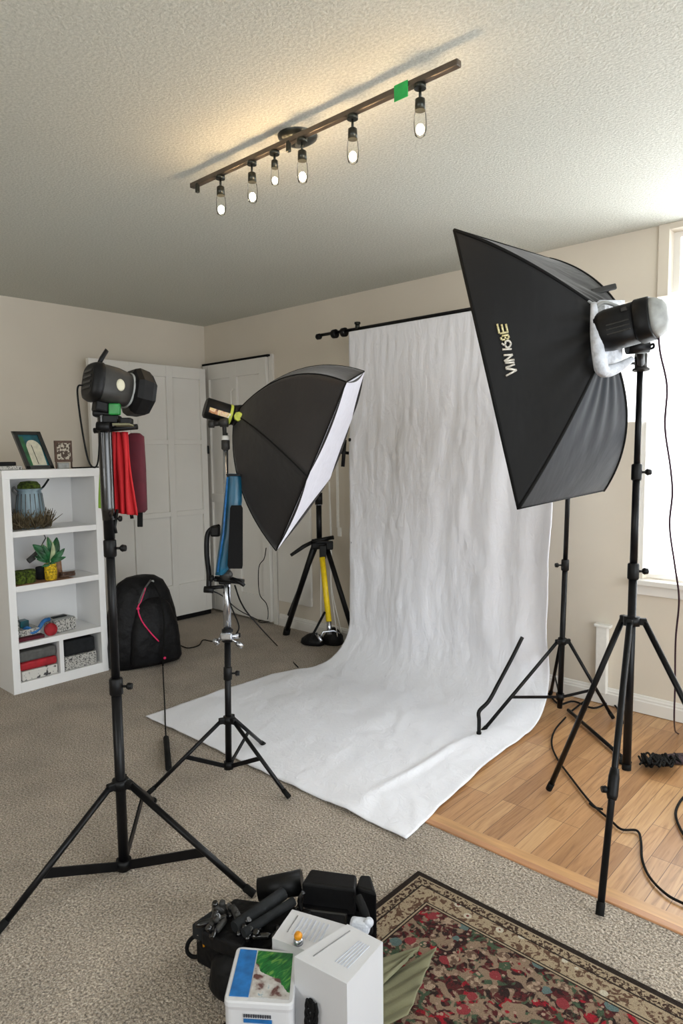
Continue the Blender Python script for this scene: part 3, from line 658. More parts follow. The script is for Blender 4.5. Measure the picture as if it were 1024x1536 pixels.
MB().tube(catmull([at(328, 790, 2.84), at(318, 793, 2.86), at(311, 803, 2.86), at(310, 830, 2.86), at(313, 860, 2.86), at(313, 882, 2.86)], 6), [.011]*31, 10).build('curved_arm', 'black_metal', av)
MB().box(at(323, 797, 2.84), (.04, .03, .045), Rm, .008).build('arm_joint', 'black_plastic', av)
mb = MB(); mb.tube([at(306, 884, 2.85), at(320, 885, 2.85)], .014, 10); mb.tube([at(313, 882, 2.85), at(334, 880, 2.85)], .008, 10); mb.build('arm_joint', 'black_plastic', av)
mb = MB(); mb.tube([at(330, 955, 2.84), at(358, 954, 2.84)], .010, 10); knob(mb, at(332, 955, 2.84), -r2-u2, .016, .04); knob(mb, at(346, 958, 2.83), r2-u2*.7, .012, .06); mb.box(at(340, 954, 2.83), (.05, .04, .03), Rm, .006); mb.build('pole_clamp', 'chrome', None, 'silver clamp with knobs halfway down the middle stand pole', 'clamp')

# ------------------------------------------------------------------ black tripod at the wall
TC = V((-3.30, 3.22, 0)); hz = .735
tr = thing('tripod', TC, 'sturdy black tripod with one yellow leg by the back wall', 'tripod')
th_ = at(482, 818, 4.62)
TC = V((th_.x, th_.y, 0)); hz = th_.z
MB().tube([V((TC.x-.02, TC.y, hz+.0)), V((TC.x-.02, TC.y, hz+.30))], .019, 14).build('centre_column', 'black_metal', tr)
mb = MB(); mb.tube([V((TC.x-.02, TC.y, hz+.28)), V((TC.x-.02, TC.y, hz+.36))], .026, 14); mb.build('head', 'black_plastic', tr)
MB().tube([V((TC.x-.02, TC.y, hz+.275)), V((TC.x-.02, TC.y, hz+.285))], .024, 14).build('head_ring', 'chrome', tr)
mb = MB(); Mx = Matrix((r2, fwd, u2)).transposed(); mb.box(TC+V((0, 0, hz)), (.14, .10, .05), Mx, .012); mb.box(TC+V((.03, -.03, hz+.03)), (.10, .05, .02), Mx, .006); mb.box(at(484, 828, 4.53), (.045, .045, .09), Mx, .006); mb.tube([at(468, 812, 4.55), at(500, 806, 4.6)], .014, 10); mb.box(at(494, 818, 4.58), (.05, .05, .06), Mx, .008); knob(mb, at(496, 808, 4.55), r2+u2*.5, .015, .02); mb.build('crown', 'black_plastic', tr)
mb = MB(); mb.tube([at(474, 810, 4.58), at(455, 820, 4.53), at(436, 833, 4.5)], [.012, .014, .011], 10); mb.build('pan_handle', 'black_plastic', tr)
f1 = fl(429, 952); l1 = MB()
l1.tube([at(472, 816, 4.6), f1+V((0, 0, .02))], .020, 12); l1.tube([at(476, 816, 4.63), f1+V((.012, .02, .15))], .013, 10); q = l1.build('leg', 'black_metal', tr)
MB().tube([f1+V((0, 0, .0)), f1+V((.015, 0, .05))], .026, 12).build('rubber_foot', 'rubber', q)
f2 = V((-2.93, 3.36, .012)); l2 = MB(); l2.tube([at(488, 816, 4.58), f2], .017, 12); l2.build('leg', 'black_metal', tr)
f3 = fl(495, 962, .015)
MB().tube([at(483, 836, 4.50), at(493, 932, 4.42)], .019, 14).build('leg', 'yellow', tr, label='yellow leg')
MB().tube([at(493, 930, 4.42), at(494, 952, 4.41)], .016, 12).build('leg_joint', 'chrome', tr)
# sand bags and rod at its base
def bag(px_, py_, w, h, dpt, label, nm='sandbag'):
    p = fl(px_, py_); mbx = MB(Matrix.Translation((p.x, p.y, 0)) @ Matrix.Rotation(R(20), 4, 'Z'))
    mbx.sell([(0, w*.42, dpt*.42, 2.4), (.012, w*.5, dpt*.5, 2.4), (h*.5, w*.46, dpt*.46, 2.3), (h*.85, w*.25, dpt*.3, 2), (h, w*.08, dpt*.12, 2)], 24)
    return mbx.build(nm, 'pack', None, label, 'sandbag', 'sandbags at the tripod foot')
bag(470, 966, .19, .08, .13, 'black sandbag at the foot of the black tripod, left one')
bag(500, 966, .15, .12, .12, 'black sandbag under the yellow leg beside the backdrop edge')
MB().tube([at(487, 918, 4.4), at(464, 962, 4.33)], .008, 10).build('short_rod', 'rubber', None, 'short black rod leaning across the sandbags', 'rod')
mb = MB(); mb.tube([at(480, 958, 4.36), at(484, 948, 4.36), at(500, 946, 4.4), at(510, 950, 4.4)], .006, 8); mb.tube([at(474, 950, 4.36), at(482, 962, 4.33)], .01, 8); mb.build('metal_bracket', 'chrome', None, 'small silver bracket lying on the sandbags', 'bracket')
for k, (pxa, pxb, pyb, lbl) in enumerate([(493, 506, 960, 'upper'), (494, 512, 955, 'lower')]):
    MB().tube(catmull([at(pxa, 722, 4.75), at(pxa+3, 820, 4.75), at(pxa+3, 880, 4.74), at(pxb, pyb-5, 4.70)], 6), .0035, 8).build('hanging_string', 'white_plastic', None, ('left' if k == 0 else 'right')+' one of two thin white cords falling behind the yellow leg', 'cord', 'pale cords behind the tripod')
MB().tube([at(481, 838, 4.7), at(481, 930, 4.65)], .004, 8).build('hanging_string', 'white_plastic', None, 'thin pale cord falling just left of the yellow leg', 'cord', 'pale cords behind the tripod')
st = thing('hanging_strip', at(508, 805, 4.60), 'narrow white strip hanging by the backdrop left edge', 'strip')
MB().box(at(506, 735, 4.65), (.022, .004, .52), Matrix((V((1, 0, 0)), V((0, 1, 0)), V((0, 0, 1)))).transposed(), .001).build('strip', 'white_plastic', st)
MB().box(at(509, 798, 4.63), (.034, .006, .06), Matrix.Identity(3), .002).build('strip_end', 'white_plastic', st)

# ------------------------------------------------------------------ big softbox
A, B, C_, D = at(681, 345, 2.13), at(777, 763, 2.08), at(905, 736, 2.50), at(824, 388, 2.56)
rA, rB, rC, rD = at(897, 462, 2.12), at(895, 548, 2.10), at(924, 545, 2.17), at(928, 462, 2.19)
cA, cB, cC, cD = at(776, 374, 2.02), at(842, 664, 2.04), at(962, 650, 2.26), at(892, 405, 2.32)
sb = thing('large_softbox', at(850, 560, 2.3), 'large black rectangular softbox with lettering on its side, tilted down', 'softbox')
inn0 = (A+B+C_+D)/4; axn = ((rA+rB+rC+rD)/4-inn0).normalized()
def face(P0, c0, q0, P1, c1, q1, sag, fold=0, nf=0):
    def fn(u, v):
        pa, pb = bez(P0, c0, q0, v), bez(P1, c1, q1, v); p = pa.lerp(pb, u); k = 4*u*(1-u); cc = inn0+axn*(.25*v)
        inn = (cc-p).normalized(); return p + inn*(k*sag*math.sin(min(1, v*1.1)*math.pi)) + inn*(fold*math.sin(u*nf+v*2)*max(0, v-.35)*k)
    return fn
sbp = {}
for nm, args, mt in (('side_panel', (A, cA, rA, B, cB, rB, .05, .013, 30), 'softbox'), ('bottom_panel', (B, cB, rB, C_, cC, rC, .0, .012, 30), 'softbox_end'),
                 ('side_panel', (C_, cC, rC, D, cD, rD, .04), 'softbox'), ('top_panel', (D, cD, rD, A, cA, rA, .03, .006, 24), 'softbox')):
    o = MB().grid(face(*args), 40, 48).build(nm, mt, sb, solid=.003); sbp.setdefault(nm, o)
for P0, c0, q0 in ((A, cA, rA), (B, cB, rB), (C_, cC, rC), (D, cD, rD)):
    MB().tube([bez(P0, c0, q0, k/24) for k in range(25)], .0055, 10).build('seam', 'rubber', sb)
MB().tube([A, B, C_, D, A], .005, 8).build('rim', 'rubber', sb)
fr_ = MB(); k_ = axn*.006; fr_.add([inn0.lerp(q, .975)+k_ for q in (A, B, C_, D)], [[0, 1, 2, 3]]); fr_.build('front_diffuser', 'diffuser', sb)
rr_ = [rA, rB, rC, rD]; rc = sum(rr_, V((0, 0, 0)))/4
mb = MB()
mb.loft([[p-axn*.006 for p in [rc+(q-rc)*1.18 for q in rr_]], [p+axn*.012 for p in [rc+(q-rc)*1.22 for q in rr_]], [p+axn*.02 for p in [rc+(q-rc)*.95 for q in rr_]]], True, 0, True); mb.build('mount_collar', 'silver_cloth', sb, label='silver cloth collar around the mount')
mb = MB(); mb.tube(catmull([at(890, 455, 2.08), at(893, 500, 2.06), at(899, 540, 2.05), at(905, 556, 2.06), at(925, 552, 2.07), at(948, 538, 2.08)], 5), [.009+.012*math.sin(k/25*3.1) for k in range(26)], 12); mb.build('wrap', 'silver_cloth', sb, label='crumpled silver wrap below the mount')
mb = MB(); mb.tube(catmull([at(893, 462, 2.08), at(905, 454, 2.08), at(922, 458, 2.09), at(938, 466, 2.12)], 5), .006, 8); mb.build('strap', 'grey_light', sb)
mb = MB(); mb.box(at(905, 434, 2.22), (.085, .012, .020), Matrix((r2*.97+u2*.24, fwd, u2*.97-r2*.24)).transposed(), .004); mb.build('pull_tab', 'dark_grey', sb)
mb = MB(); mb.tube([at(858, 436, 2.12), at(892, 458, 2.1)], .004, 8); mb.build('rod_tip', 'grey_light', sb)
# lettering on the side panel
sp_ = sbp['side_panel']; dep = WORG[sp_.name]
bv = BVHTree.FromPolygons([v.co+dep for v in sp_.data.vertices], [list(p.vertices) for p in sp_.data.polygons])
def onsurf(px_, py_):
    d_ = ray(px_, py_).normalized(); h = bv.ray_cast(CAMPOS, d_); return (h[0] if h[0] else CAMPOS+d_*2.1) - d_*.006
LT_ = [  # strokes in picture coordinates following the printed letters
 ('letter_gold', [[(745.5, 486), (748.5, 500.5)], [(752, 486.5), (754.5, 498.5)], [(758.5, 486), (761, 498.5)], [(749, 500.5), (762, 498)]]),
 ('letter_gold', [[(752.5, 504), (762.5, 502.5)], [(762, 503), (763, 507), (759, 509)], [(751, 506), (752, 510), (757, 509)], [(757, 505), (757.5, 508)]]),
 ('letter', [[(758, 511.5), (763, 511), (766, 515), (764.5, 520), (760, 522), (757, 518), (758, 511.5)], [(752, 515), (756, 518)]]),
 ('letter', [[(753, 524.5), (767, 523.5)]]),
 ('letter', [[(755, 533), (768.5, 532), (756, 542), (771, 539.5)]]),
 ('letter', [[(757, 544.5), (771, 543.5)], [(758, 551.5), (771.5, 546.5)], [(758, 552), (774, 555)]]),
 ('letter', [[(758.5, 553.5), (774.5, 555), (758.5, 564)]]),
]
for mt, strokes in LT_:
    mb = MB()
    for s_ in strokes:
        for (xa, ya), (xb, yb) in zip(s_, s_[1:]):
            mb.tube([onsurf(xa, ya), onsurf((xa+xb)/2, (ya+yb)/2), onsurf(xb, yb)], .0034, 6)
    mb.build('letter', mt, sp_)
# strobe on the softbox
s3 = thing('strobe_light', PC(1.60), 'black strobe with pale grey rear cap plugged into the big softbox', 'studio strobe')
e0, e1 = at(908, 497, 2.08), at(990, 474, 1.98); Fm = frame(e0, e1-e0, u2); L = (e1-e0).length
MB(Fm).sell([(-.02, .05, .056, 3), (.0, .053, .060, 3), (.01, .054, .062, 3), (L*.62, .056, .060, 3)], 28).build('body', 'black_plastic', s3)
MB(Fm).sell([(L*.60, .057, .061, 3), (L*.63, .060, .064, 3), (L*.86, .060, .062, 3), (L*.89, .056, .059, 3)], 28).build('rear_band', 'black_plastic', s3)
MB(Fm).sell([(L*.88, .055, .058, 3), (L*.97, .053, .055, 2.6), (L*1.08, .043, .045, 2.2), (L*1.15, .025, .026, 2), (L*1.16, .01, .01, 2)], 28).build('rear_cap', 'grey_light', s3, label='ribbed pale grey rear cap')
mb = MB(Fm)
side = (Fm.to_3x3().inverted() @ (-fwd)); sg = 1 if side.x > 0 else -1
for k in range(3): mb.box((sg*.0545, -.02-.014*k+.02, L*.33), (.004, .004, L*.42), None, .001)
mb.box((sg*.0555, .034, L*.47), (.003, .012, L*.1), None, .001); mb.build('side_vent', 'dark_grey', s3)
mb = MB(); mb.tube([at(940, 522, 2.14), at(972, 520, 2.14)], .020, 12); mb.tube([at(960, 520, 2.2), at(961, 545, 2.28)], .012, 12); mb.tube(catmull([at(972, 520, 2.14), at(979, 516, 2.12), at(980, 521, 2.12), at(973, 524, 2.14)], 5), .004, 8); mb.box(at(955, 508, 2.16), (.08, .05, .02), Rm, .004); mb.build('tilt_mount', 'black_plastic', s3)
mb = MB(); mb.tube([at(961, 532, 2.3), at(961, 553, 2.33)], .021, 16); knob(mb, at(952, 545, 2.3), -r2, .013, .045); mb.tube([at(961, 553, 2.33), at(961, 556, 2.33)], .028, 16); mb.build('stand_socket', 'dark_grey', s3)
cable('power_cable', [at(987, 500, 2.0), at(990, 530, 2.02), at(1000, 580, 2.06), at(997, 640, 2.1), at(1005, 700, 2.14), at(1008, 740, 2.16), at(1004, 790, 2.2), at(1012, 850, 2.24), at(1018, 900, 2.3), at(1013, 960, 2.4), at(1012, 1030, 2.5), at(1011, 1085, 2.6), fl(1016, 1100, .006), fl(1040, 1104, .006)],
      'long plum-black cable falling from the softbox strobe past the window', .0032, 'purple_cord')

# ------------------------------------------------------------------ floor cables
def flc(pts, z=.006): return [fl(x, y, z) for x, y in pts]
cable('floor_cable', [at(848, 1076, 3.3)*0+fl(848, 1076, .02)] + flc([(832, 1095), (827, 1115), (835, 1137), (855, 1165), (885, 1203), (915, 1230), (932, 1244), (955, 1246), (961, 1262), (963, 1290), (975, 1317), (1000, 1342), (1030, 1358)]), 'long black cable winding across the wood floor to the right', .0042)
cable('floor_cable', flc([(884, 1205), (892, 1211), (904, 1214)]), 'short black cable end beside the winding floor cable', .0045)
cable('floor_cable', flc([(1030, 1190), (1018, 1205), (1013, 1222), (1020, 1243), (1032, 1262)]), 'curved black cable at the right edge of the wood floor', .0048)
cable('floor_cable', flc([(855, 1068), (880, 1050), (905, 1045), (925, 1062), (935, 1085)]), 'thin black cable around the backdrop stand base', .0045)
cable('floor_cable', flc([(822, 1040), (838, 1056), (860, 1052), (890, 1062), (915, 1052)]), 'black cable tangled on the floor against the back wall', .005)
cable('floor_cable', flc([(270, 968), (282, 972), (298, 968), (305, 960), (322, 962), (345, 955)], .008), 'black cable on the carpet between backpack and middle stand', .004)
cable('hanging_cable', [at(352, 878, 2.8), at(362, 905, 2.85), at(380, 930, 3.1), fl(415, 968, .008), fl(447, 1001, .008)], 'black cable sagging from the lever clamp to the carpet', .0035)
cable('hanging_cable', [at(343, 880, 2.84), at(345, 905, 2.84), at(358, 938, 2.86), at(354, 952, 2.85)], 'short cable looped beside the middle stand pole', .003)
cable('hanging_cable', [at(318, 886, 2.86), at(335, 895, 3.2), at(358, 915, 4.0), fl(385, 929, .01)], 'thin black cable running from the curved arm towards the closet', .003)
cable('hanging_cable', [at(399, 822, 4.2), at(396, 838, 4.3), at(388, 852, 4.4), at(389, 890, 4.6), at(399, 905, 4.7), at(402, 918, 4.8), fl(400, 930, .008), fl(388, 931, .008), fl(392, 934, .008), fl(405, 932, .008)], 'thin wavy wire hanging before the closet door', .003)
cp_ = thing('corded_handle', fl(250, 1130), 'black handle on a thin cord lying on the carpet in front of the backpack', 'corded handle')
MB().tube([fl(249, 1107, .015), fl(253, 1153, .015)], .0135, 12).build('grip', 'rubber', cp_)
MB().tube(catmull(flc([(244, 996), (245, 1020), (247, 1060), (248, 1090), (249, 1108)], .012), 6), .0035, 8).build('cord', 'rubber', cp_)
# bundle of cords at right
bd = thing('cord_bundle', fl(985, 1140), 'tangled bundle of black cords and dark cloth on the wood floor', 'cord bundle')
mb = MB(); random.seed(3)
for k in range(16):
    pts = []; x0 = random.uniform(950, 990); L = random.uniform(25, 50); ph = random.random()*6
    for j in range(9):
        a = j/8; pts.append(fl(x0+L*a, 1140+7*math.sin(a*9+ph)+random.uniform(-4, 4), .010+.035*abs(math.sin(a*4+ph))))
    mb.tube(catmull(pts, 4), .0045, 8)
mb.build('cords', 'rubber', bd)
p = fl(1022, 1143); mb = MB(Matrix.Translation((p.x, p.y, 0)) @ Matrix.Rotation(R(42), 4, 'Z')); mb.sell([(0, .09, .025, 2.2), (.015, .10, .03, 2.3), (.03, .08, .022, 2), (.036, .04, .012, 2)], 26); mb.build('dark_wrap', 'plum_wrap', bd)

# ------------------------------------------------------------------ bookcase
BX0, BX1, BY0, BY1, BH = -4.25, -3.93, 1.500, 2.085, 1.285
bc = thing('bookcase', ((BX0+BX1)/2, (BY0+BY1)/2, 0), 'white open bookcase against the left wall', 'bookcase')
t_ = .042
MB().bb((BX0, BY0, 0), (BX1, BY0+t_, BH-.05), .0015).build('side_panel', 'shelf_white', bc)
MB().bb((BX0, BY1-t_, 0), (BX1, BY1, BH-.05), .0015).build('side_panel', 'shelf_white', bc)
MB().bb((BX0, BY0, BH-.05), (BX1, BY1, BH), .0015).build('top_panel', 'shelf_white', bc)
MB().bb((BX0, BY0+t_, 0), (BX0+.01, BY1-t_, BH-.05)).build('back_panel', 'shelf_white', bc)
SZ = [.937, .623, .292, .06]
for z in SZ[:3]: MB().bb((BX0+.01, BY0+t_, z-.034), (BX1-.001, BY1-t_, z), .0015).build('shelf', 'shelf_white', bc)
MB().bb((BX0+.01, BY0+t_, 0), (BX1-.001, BY1-t_, .06), .0015).build('plinth', 'shelf_white', bc)
MB().bb((BX0+.01, 1.775, .06), (BX1-.001, 1.80, .258), .001).build('divider', 'shelf_white', bc)
# on top
def ytop(px_): return onx(px_, 700, BX1-.08).y
pf = thing('picture_frame', (-4.03, 1.63, BH), 'black leaning picture frame with teal and green print on the bookcase', 'picture frame')
y0, y1 = onx(34, 700, -4.02).y, onx(76, 700, -4.02).y; z0, z1 = BH, onx(50, 648, -4.06).z
Rt = Matrix.Rotation(R(-12), 3, 'Y')
cy_ = (y0+y1)/2; hh = (z1-z0)
def tilt(p): # lean back against wall side, slide left with height
    return V((-4.0-.05*(p[2]/hh), cy_+p[1]-.055*(p[2]/hh-.0)+.01, BH+.002+p[2]))
def slab(parts):
    mb = MB()
    for (ya, yb, za, zb, d0, d1) in parts:
        vs = [tilt((0, y, z)) + V((dx, 0, 0)) for dx in (d0, d1) for (y, z) in ((ya, za), (yb, za), (yb, zb), (ya, zb))]
        mb.add(vs, [[0, 1, 2, 3], [4, 5, 6, 7], [0, 1, 5, 4], [1, 2, 6, 5], [2, 3, 7, 6], [3, 0, 4, 7]])
    return mb
hw = (y1-y0)/2*.98
slab([(-hw, -hw+.022, 0, hh, 0, .016), (hw-.022, hw, 0, hh, 0, .016), (-hw, hw, 0, .02, 0, .016), (-hw, hw, hh-.02, hh, 0, .016), (-hw, hw, 0, hh, -.004, .002)]).build('frame', 'black_gloss', pf)
slab([(-hw+.02, hw-.02, .018, hh-.018, .001, .005)]).build('picture', 'teal', pf)
mb = MB(); pts = []
for k in range(17):
    a = math.pi*k/16; pts.append((-.012+.042*math.cos(a), .125+.045*math.sin(a)))
pts = [(.034, .022)]+pts+[(-.048, .022)]
mb.add([tilt((0, -y+.0, z))+V((.0065, 0, 0)) for y, z in pts], [list(range(len(pts)))]); mb.build('arch_print', 'cream', pf)
slab([(-.001, .002, .03, .14, .007, .0085)]).build('print_line', 'rubber', pf)
slab([(-hw+.022, -hw+.05, .02, hh-.03, .0055, .006)]).build('green_print', 'leaf', pf)
sf = thing('small_frame', (-4.0, 1.8, BH), 'small brown carved panel standing on the bookcase top', 'ornament')
y0, y1 = onx(83, 700, -4.0).y, onx(109, 700, -4.0).y; z1 = onx(95, 661, -4.0).z
mb = MB(); mb.bb((-4.008, y0, BH+.04), (-3.995, y1, z1), .002); mb.build('panel', 'brown', sf)
MB().bb((-3.9955, y0+.012, BH+.055), (-3.9925, y1-.012, z1-.014), .001).build('carving', 'lace', sf)
for y in (y0+.006, y1-.006): MB().tube([(-4.0, y, BH+.05), (-4.0, y, BH)], .005, 8).build('leg', 'brown', sf)
MB().bb((-4.04, y0+.02, BH), (-4.00, y1-.02, BH+.035), .003).build('stand', 'grey_light', sf)
y1 = onx(21, 700, -4.0).y
MB().box((-4.01, y1-.06, BH+.036), (.09, .12, .022), Matrix.Rotation(R(3), 3, 'Z'), .006).build('black_case', 'black_plastic', None, 'black case lying on top of a patterned one on the bookcase', 'case')
MB().box((-4.0, y1-.035, BH+.0125), (.10, .13, .024), Matrix.Rotation(R(-4), 3, 'Z'), .006).build('patterned_case', 'print', None, 'grey patterned case under the black case on the bookcase', 'case')
cable('power_cable', [(-3.96, onx(108, 700, -3.96).y, BH+.004), (-3.95, onx(125, 700, -3.95).y, BH+.004), (-3.95, onx(148, 700, -3.95).y, BH+.004)], 'thin black cable lying along the bookcase top', .004)

# shelf 1: blue grey lamp shade on twigs
ls = thing('enamel_jug', (-4.08, 1.615, .937), 'blue grey ribbed jug standing in dry twigs on the top shelf', 'jug')
Mj = Matrix.Translation((-4.08, onx(45, 760, -4.08).y, .937))
MB(Mj).lathe([(.001, .002), (.086, .002), (.088, .01), (.082, .10), (.068, .205), (.064, .22), (.080, .235), (.072, .23), (.055, .218), (.05, .1), (.001, .05)], 32).build('body', 'blue_grey', ls)
mb = MB(Mj)
for k in range(18):
    a = 2*math.pi*k/18; mb.tube([V((.091*math.cos(a), .091*math.sin(a), .01)), V((.069*math.cos(a), .069*math.sin(a), .205))], .0025, 6)
mb.build('ribs', 'grey_box', ls)
MB(Mj).tube(catmull([(0, .06, .22), (0, .085, .24), (0, .12, .285)], 5), .006, 8).build('handle', 'charcoal', ls)
MB(Mj).tube(catmull([(0, -.06, .215), (0, -.085, .245), (0, -.095, .225), (0, -.07, .20)], 5), .006, 8).build('spout', 'grey_box', ls)
MB(Mj).lathe([(.066, .23), (.062, .255), (.045, .275), (.001, .28)], 20).build('contents', 'moss', ls)
random.seed(5); mb = MB(); yc = onx(48, 780, -4.02).y
for k in range(520):
    a = random.random()*2*math.pi; rr1 = random.uniform(.04, .12); x = -4.06+rr1*math.cos(a)*.85; y = yc+rr1*math.sin(a)*1.05
    y = max(BY0+.05, min(y, BY1-.2)); d_ = V((random.uniform(-1, 1), random.uniform(-1, 1), random.uniform(.4, 2.6))).normalized()*random.uniform(.05, .12)
    p0 = V((x, y, .940+random.uniform(0, .012))); mb.tube([p0, p0+d_*.5+V((random.uniform(-.006, .006), random.uniform(-.006, .006), 0)), V((max(-4.23, min(-3.935, p0.x+d_.x)), max(BY0+.048, p0.y+d_.y), min(p0.z+d_.z, 1.055)))], [.003, .0026, .0013], 5)
mb.build('dry_twigs', 'twig', None, 'bed of tangled dry twigs around the blue grey jug', 'twigs', kind='stuff')
# shelf 2
pl = thing('potted_plant', (-4.0, 1.68, .623), 'green leafy plant in a bright yellow woven pot on the second shelf', 'plant')
Mj = Matrix.Translation((-3.99, onx(76, 858, -3.99).y, .623))
MB(Mj).lathe([(.001, .001), (.030, .001), (.034, .01), (.036, .05), (.034, .092), (.036, .098), (.030, .098), (.028, .08), (.001, .08)], 24).build('pot', 'yellow_pot', pl)
MB(Mj).tube([(0, 0, .08), (0, 0, .125)], .008, 10).build('stem', 'pale_leaf', pl)
def leaf(base, tip, w, mat, par, bend=.02):
    base, tip = V(base), V(tip); ax_ = tip-base; sd = ax_.cross(V((1, 0, .2))).normalized(); nr = sd.cross(ax_).normalized()
    def fn(u, v):
        ww = w*math.sin(math.pi*min(1, v*.93+.05))**.8; return base+ax_*v+sd*((u-.5)*2*ww)+nr*(bend*math.sin(v*math.pi)+abs(u-.5)*w*.4)
    return MB(Mj).grid(fn, 6, 12).build('leaf', mat, par, solid=.0012)
random.seed(9)
for i in range(16):
    a = -1.35+2.7*i/15; L = random.uniform(.09, .15) if abs(a) < 1 else .08
    leaf((0, 0, .11), (random.uniform(-.05, .05), L*math.sin(a), .115+L*math.cos(a)), .013+.006*random.random(), 'pale_leaf' if i in (6, 8) else 'leaf', pl)
leaf((0, 0, .11), (-.02, -.09, .22), .03, 'leaf', pl); leaf((0, 0, .11), (.0, -.01, .26), .025, 'pale_leaf', pl); leaf((0, 0, .11), (-.01, .05, .25), .028, 'leaf', pl)
for k in range(8):
    a = 2*math.pi*k/8; leaf((0, 0, .10), (.03*math.cos(a), .045*math.sin(a)-.01, .085), .007, 'leaf', pl)
for px_, lbl in ((30, 'green mossy cup at the left end of the second shelf'), (44, 'green mossy cup nearest the yellow pot on the second shelf')):
    Mk = Matrix.Translation((-4.0, onx(px_, 858, -4.0).y, .623)); mb = MB(Mk); mb.lathe([(.001, .001), (.030, .001), (.034, .02), (.034, .07), (.030, .078), (.001, .072)], 24); mb.build('mossy_cup', 'moss', None, lbl, 'cup', 'mossy cups on the second shelf')
Mk = Matrix.Translation((-4.06, onx(62, 855, -4.06).y, .623)); MB(Mk).lathe([(.001, .001), (.032, .001), (.033, .07), (.031, .075), (.001, .07)], 22).build('dark_candle_jar', 'charcoal', None, 'dark jar between the mossy cups and the yellow pot', 'jar')
Mk = Matrix.Translation((-4.06, onx(87, 850, -4.06).y, .623)); MB(Mk).lathe([(.001, .001), (.024, .001), (.022, .06), (.019, .11), (.012, .115), (.001, .11)], 18).build('brown_bottle', 'tan', None, 'slim brown bottle behind the yellow pot', 'bottle')
mb = MB()
for k in range(7):
    yq = onx(101, 858, -4.0).y; pts = [V((-4.0+.028*math.sin(a)*(1-.02*k), yq+.045*math.cos(a)*(1+.02*math.sin(k)), .63+.0045*k*.9+.004*math.sin(a+k))) for a in [2*math.pi*j/24 for j in range(25)]]
    mb.tube(pts, .0032, 6)
mb.build('coiled_cord', 'brown', None, 'coil of dark brown cord at the right of the second shelf', 'coil')
y_ = onx(50, 820, -4.1).y; hb_ = MB(); hb_.tube([(-4.10, y_-.035, .74), (-4.10, y_+.03, .79)], .012, 10); hb_.tube([(-4.10, y_-.035, .735), (-4.10, y_+.0, .755)], .017, 10); hb_.tube([(-4.10, y_+.03, .79), (-4.13, y_+.09, .86), (-4.20, y_+.1, .902)], .004, 8)
hb_.build('hanging_tool', 'grey_box', None, 'small grey tool leaning above the mossy cups', 'tool')
MB().bb((-4.22, BY0+.044, .6235), (-3.935, BY1-.20, .6245)).build('shelf_mat', 'tan', None, 'thin tan mat lying on the second shelf', 'mat')
# shelf 3
z = .292
tx = thing('tissue_box', (-4.05, 1.85, z), 'grey patterned box with a dark slot on the third shelf', 'box')
yb = onx(93, 930, -4.02).y
MB().box((-4.05, yb, z+.04), (.13, .14, .075), Matrix.Rotation(R(8), 3, 'Z'), .006).build('box', 'print', tx)
MB().box((-4.05, yb, z+.079), (.12, .13, .006), Matrix.Rotation(R(8), 3, 'Z'), .002).build('lid', 'grey_light', tx)
MB().box((-4.05, yb-.005, z+.084), (.035, .09, .006), Matrix.Rotation(R(8), 3, 'Z'), .002).build('slot', 'charcoal', tx)
yr = onx(75, 935, -3.98).y
mb = MB(Matrix.Translation((-3.975, yr, z+.035)) @ Matrix.Rotation(R(72), 4, 'Y')); mb.lathe([(.001, -.014), (.034, -.013), (.038, -.006), (.038, .006), (.034, .013), (.001, .014)], 24); mb.build('red_roll', 'red_deep', None, 'glossy red round reel on the third shelf', 'reel')
mb = MB(); yy = onx(50, 935, -4.0).y; mb.tube(catmull([(-4.0, yy-.05, z+.06), (-3.99, yy-.02, z+.035), (-3.99, yy+.02, z+.045), (-4.0, yy+.06, z+.085), (-4.01, yy+.10, z+.09)], 6), [.012]*25, 12); mb.tube(catmull([(-4.02, yy-.06, z+.05), (-4.0, yy-.04, z+.07), (-4.0, yy-.01, z+.05)], 6), .007, 8); mb.build('blue_strap', 'blue_toy', None, 'bright blue strap draped by the red reel', 'strap')
mb = MB(); ya = BY0+.05; mb.bb((-4.12, ya, z+.022), (-3.98, ya+.14, z+.06), .006); mb.bb((-4.08, ya, z+.06), (-4.02, ya+.035, z+.14), .004); mb.build('patterned_bundle', 'print', None, 'black and white patterned bundle at the left of the third shelf', 'bundle')
MB().bb((-4.14, ya-.005, z), (-3.95, ya+.15, z+.02), .004).build('folded_cloth', 'maroon', None, 'dark red folded cloth under the patterned bundle', 'cloth')
MB().bb((-4.10, ya+.05, z+.061), (-4.04, ya+.10, z+.10), .003).build('teal_block', 'teal', None, 'small dark teal block behind the blue strap', 'block')
# bottom cubbies
def stor(ya, yb, z0, z1, mat, label, nm, x1=-3.945, bev=.006): return MB().bb((-4.2, ya, z0), (x1, yb, z1), bev).build(nm, mat, None, label, 'box')
stor(1.555, 1.765, .061, .118, 'marble', 'white marbled storage box at the bottom left of the bookcase', 'storage_box')
stor(1.550, 1.768, .119, .168, 'red_deep', 'red folded fabric between the boxes at the bottom left cubby', 'folded_fabric', -3.95, .014)
stor(1.552, 1.766, .169, .232, 'grey_box', 'dark grey fabric case topmost in the bottom left cubby', 'fabric_case', -3.955, .012)
stor(1.812, 2.015, .061, .142, 'print', 'black and white patterned box at the bottom right of the bookcase', 'storage_box')
stor(1.814, 2.012, .143, .236, 'charcoal', 'charcoal fabric case on the patterned box in the right cubby', 'fabric_case', -3.955, .012)

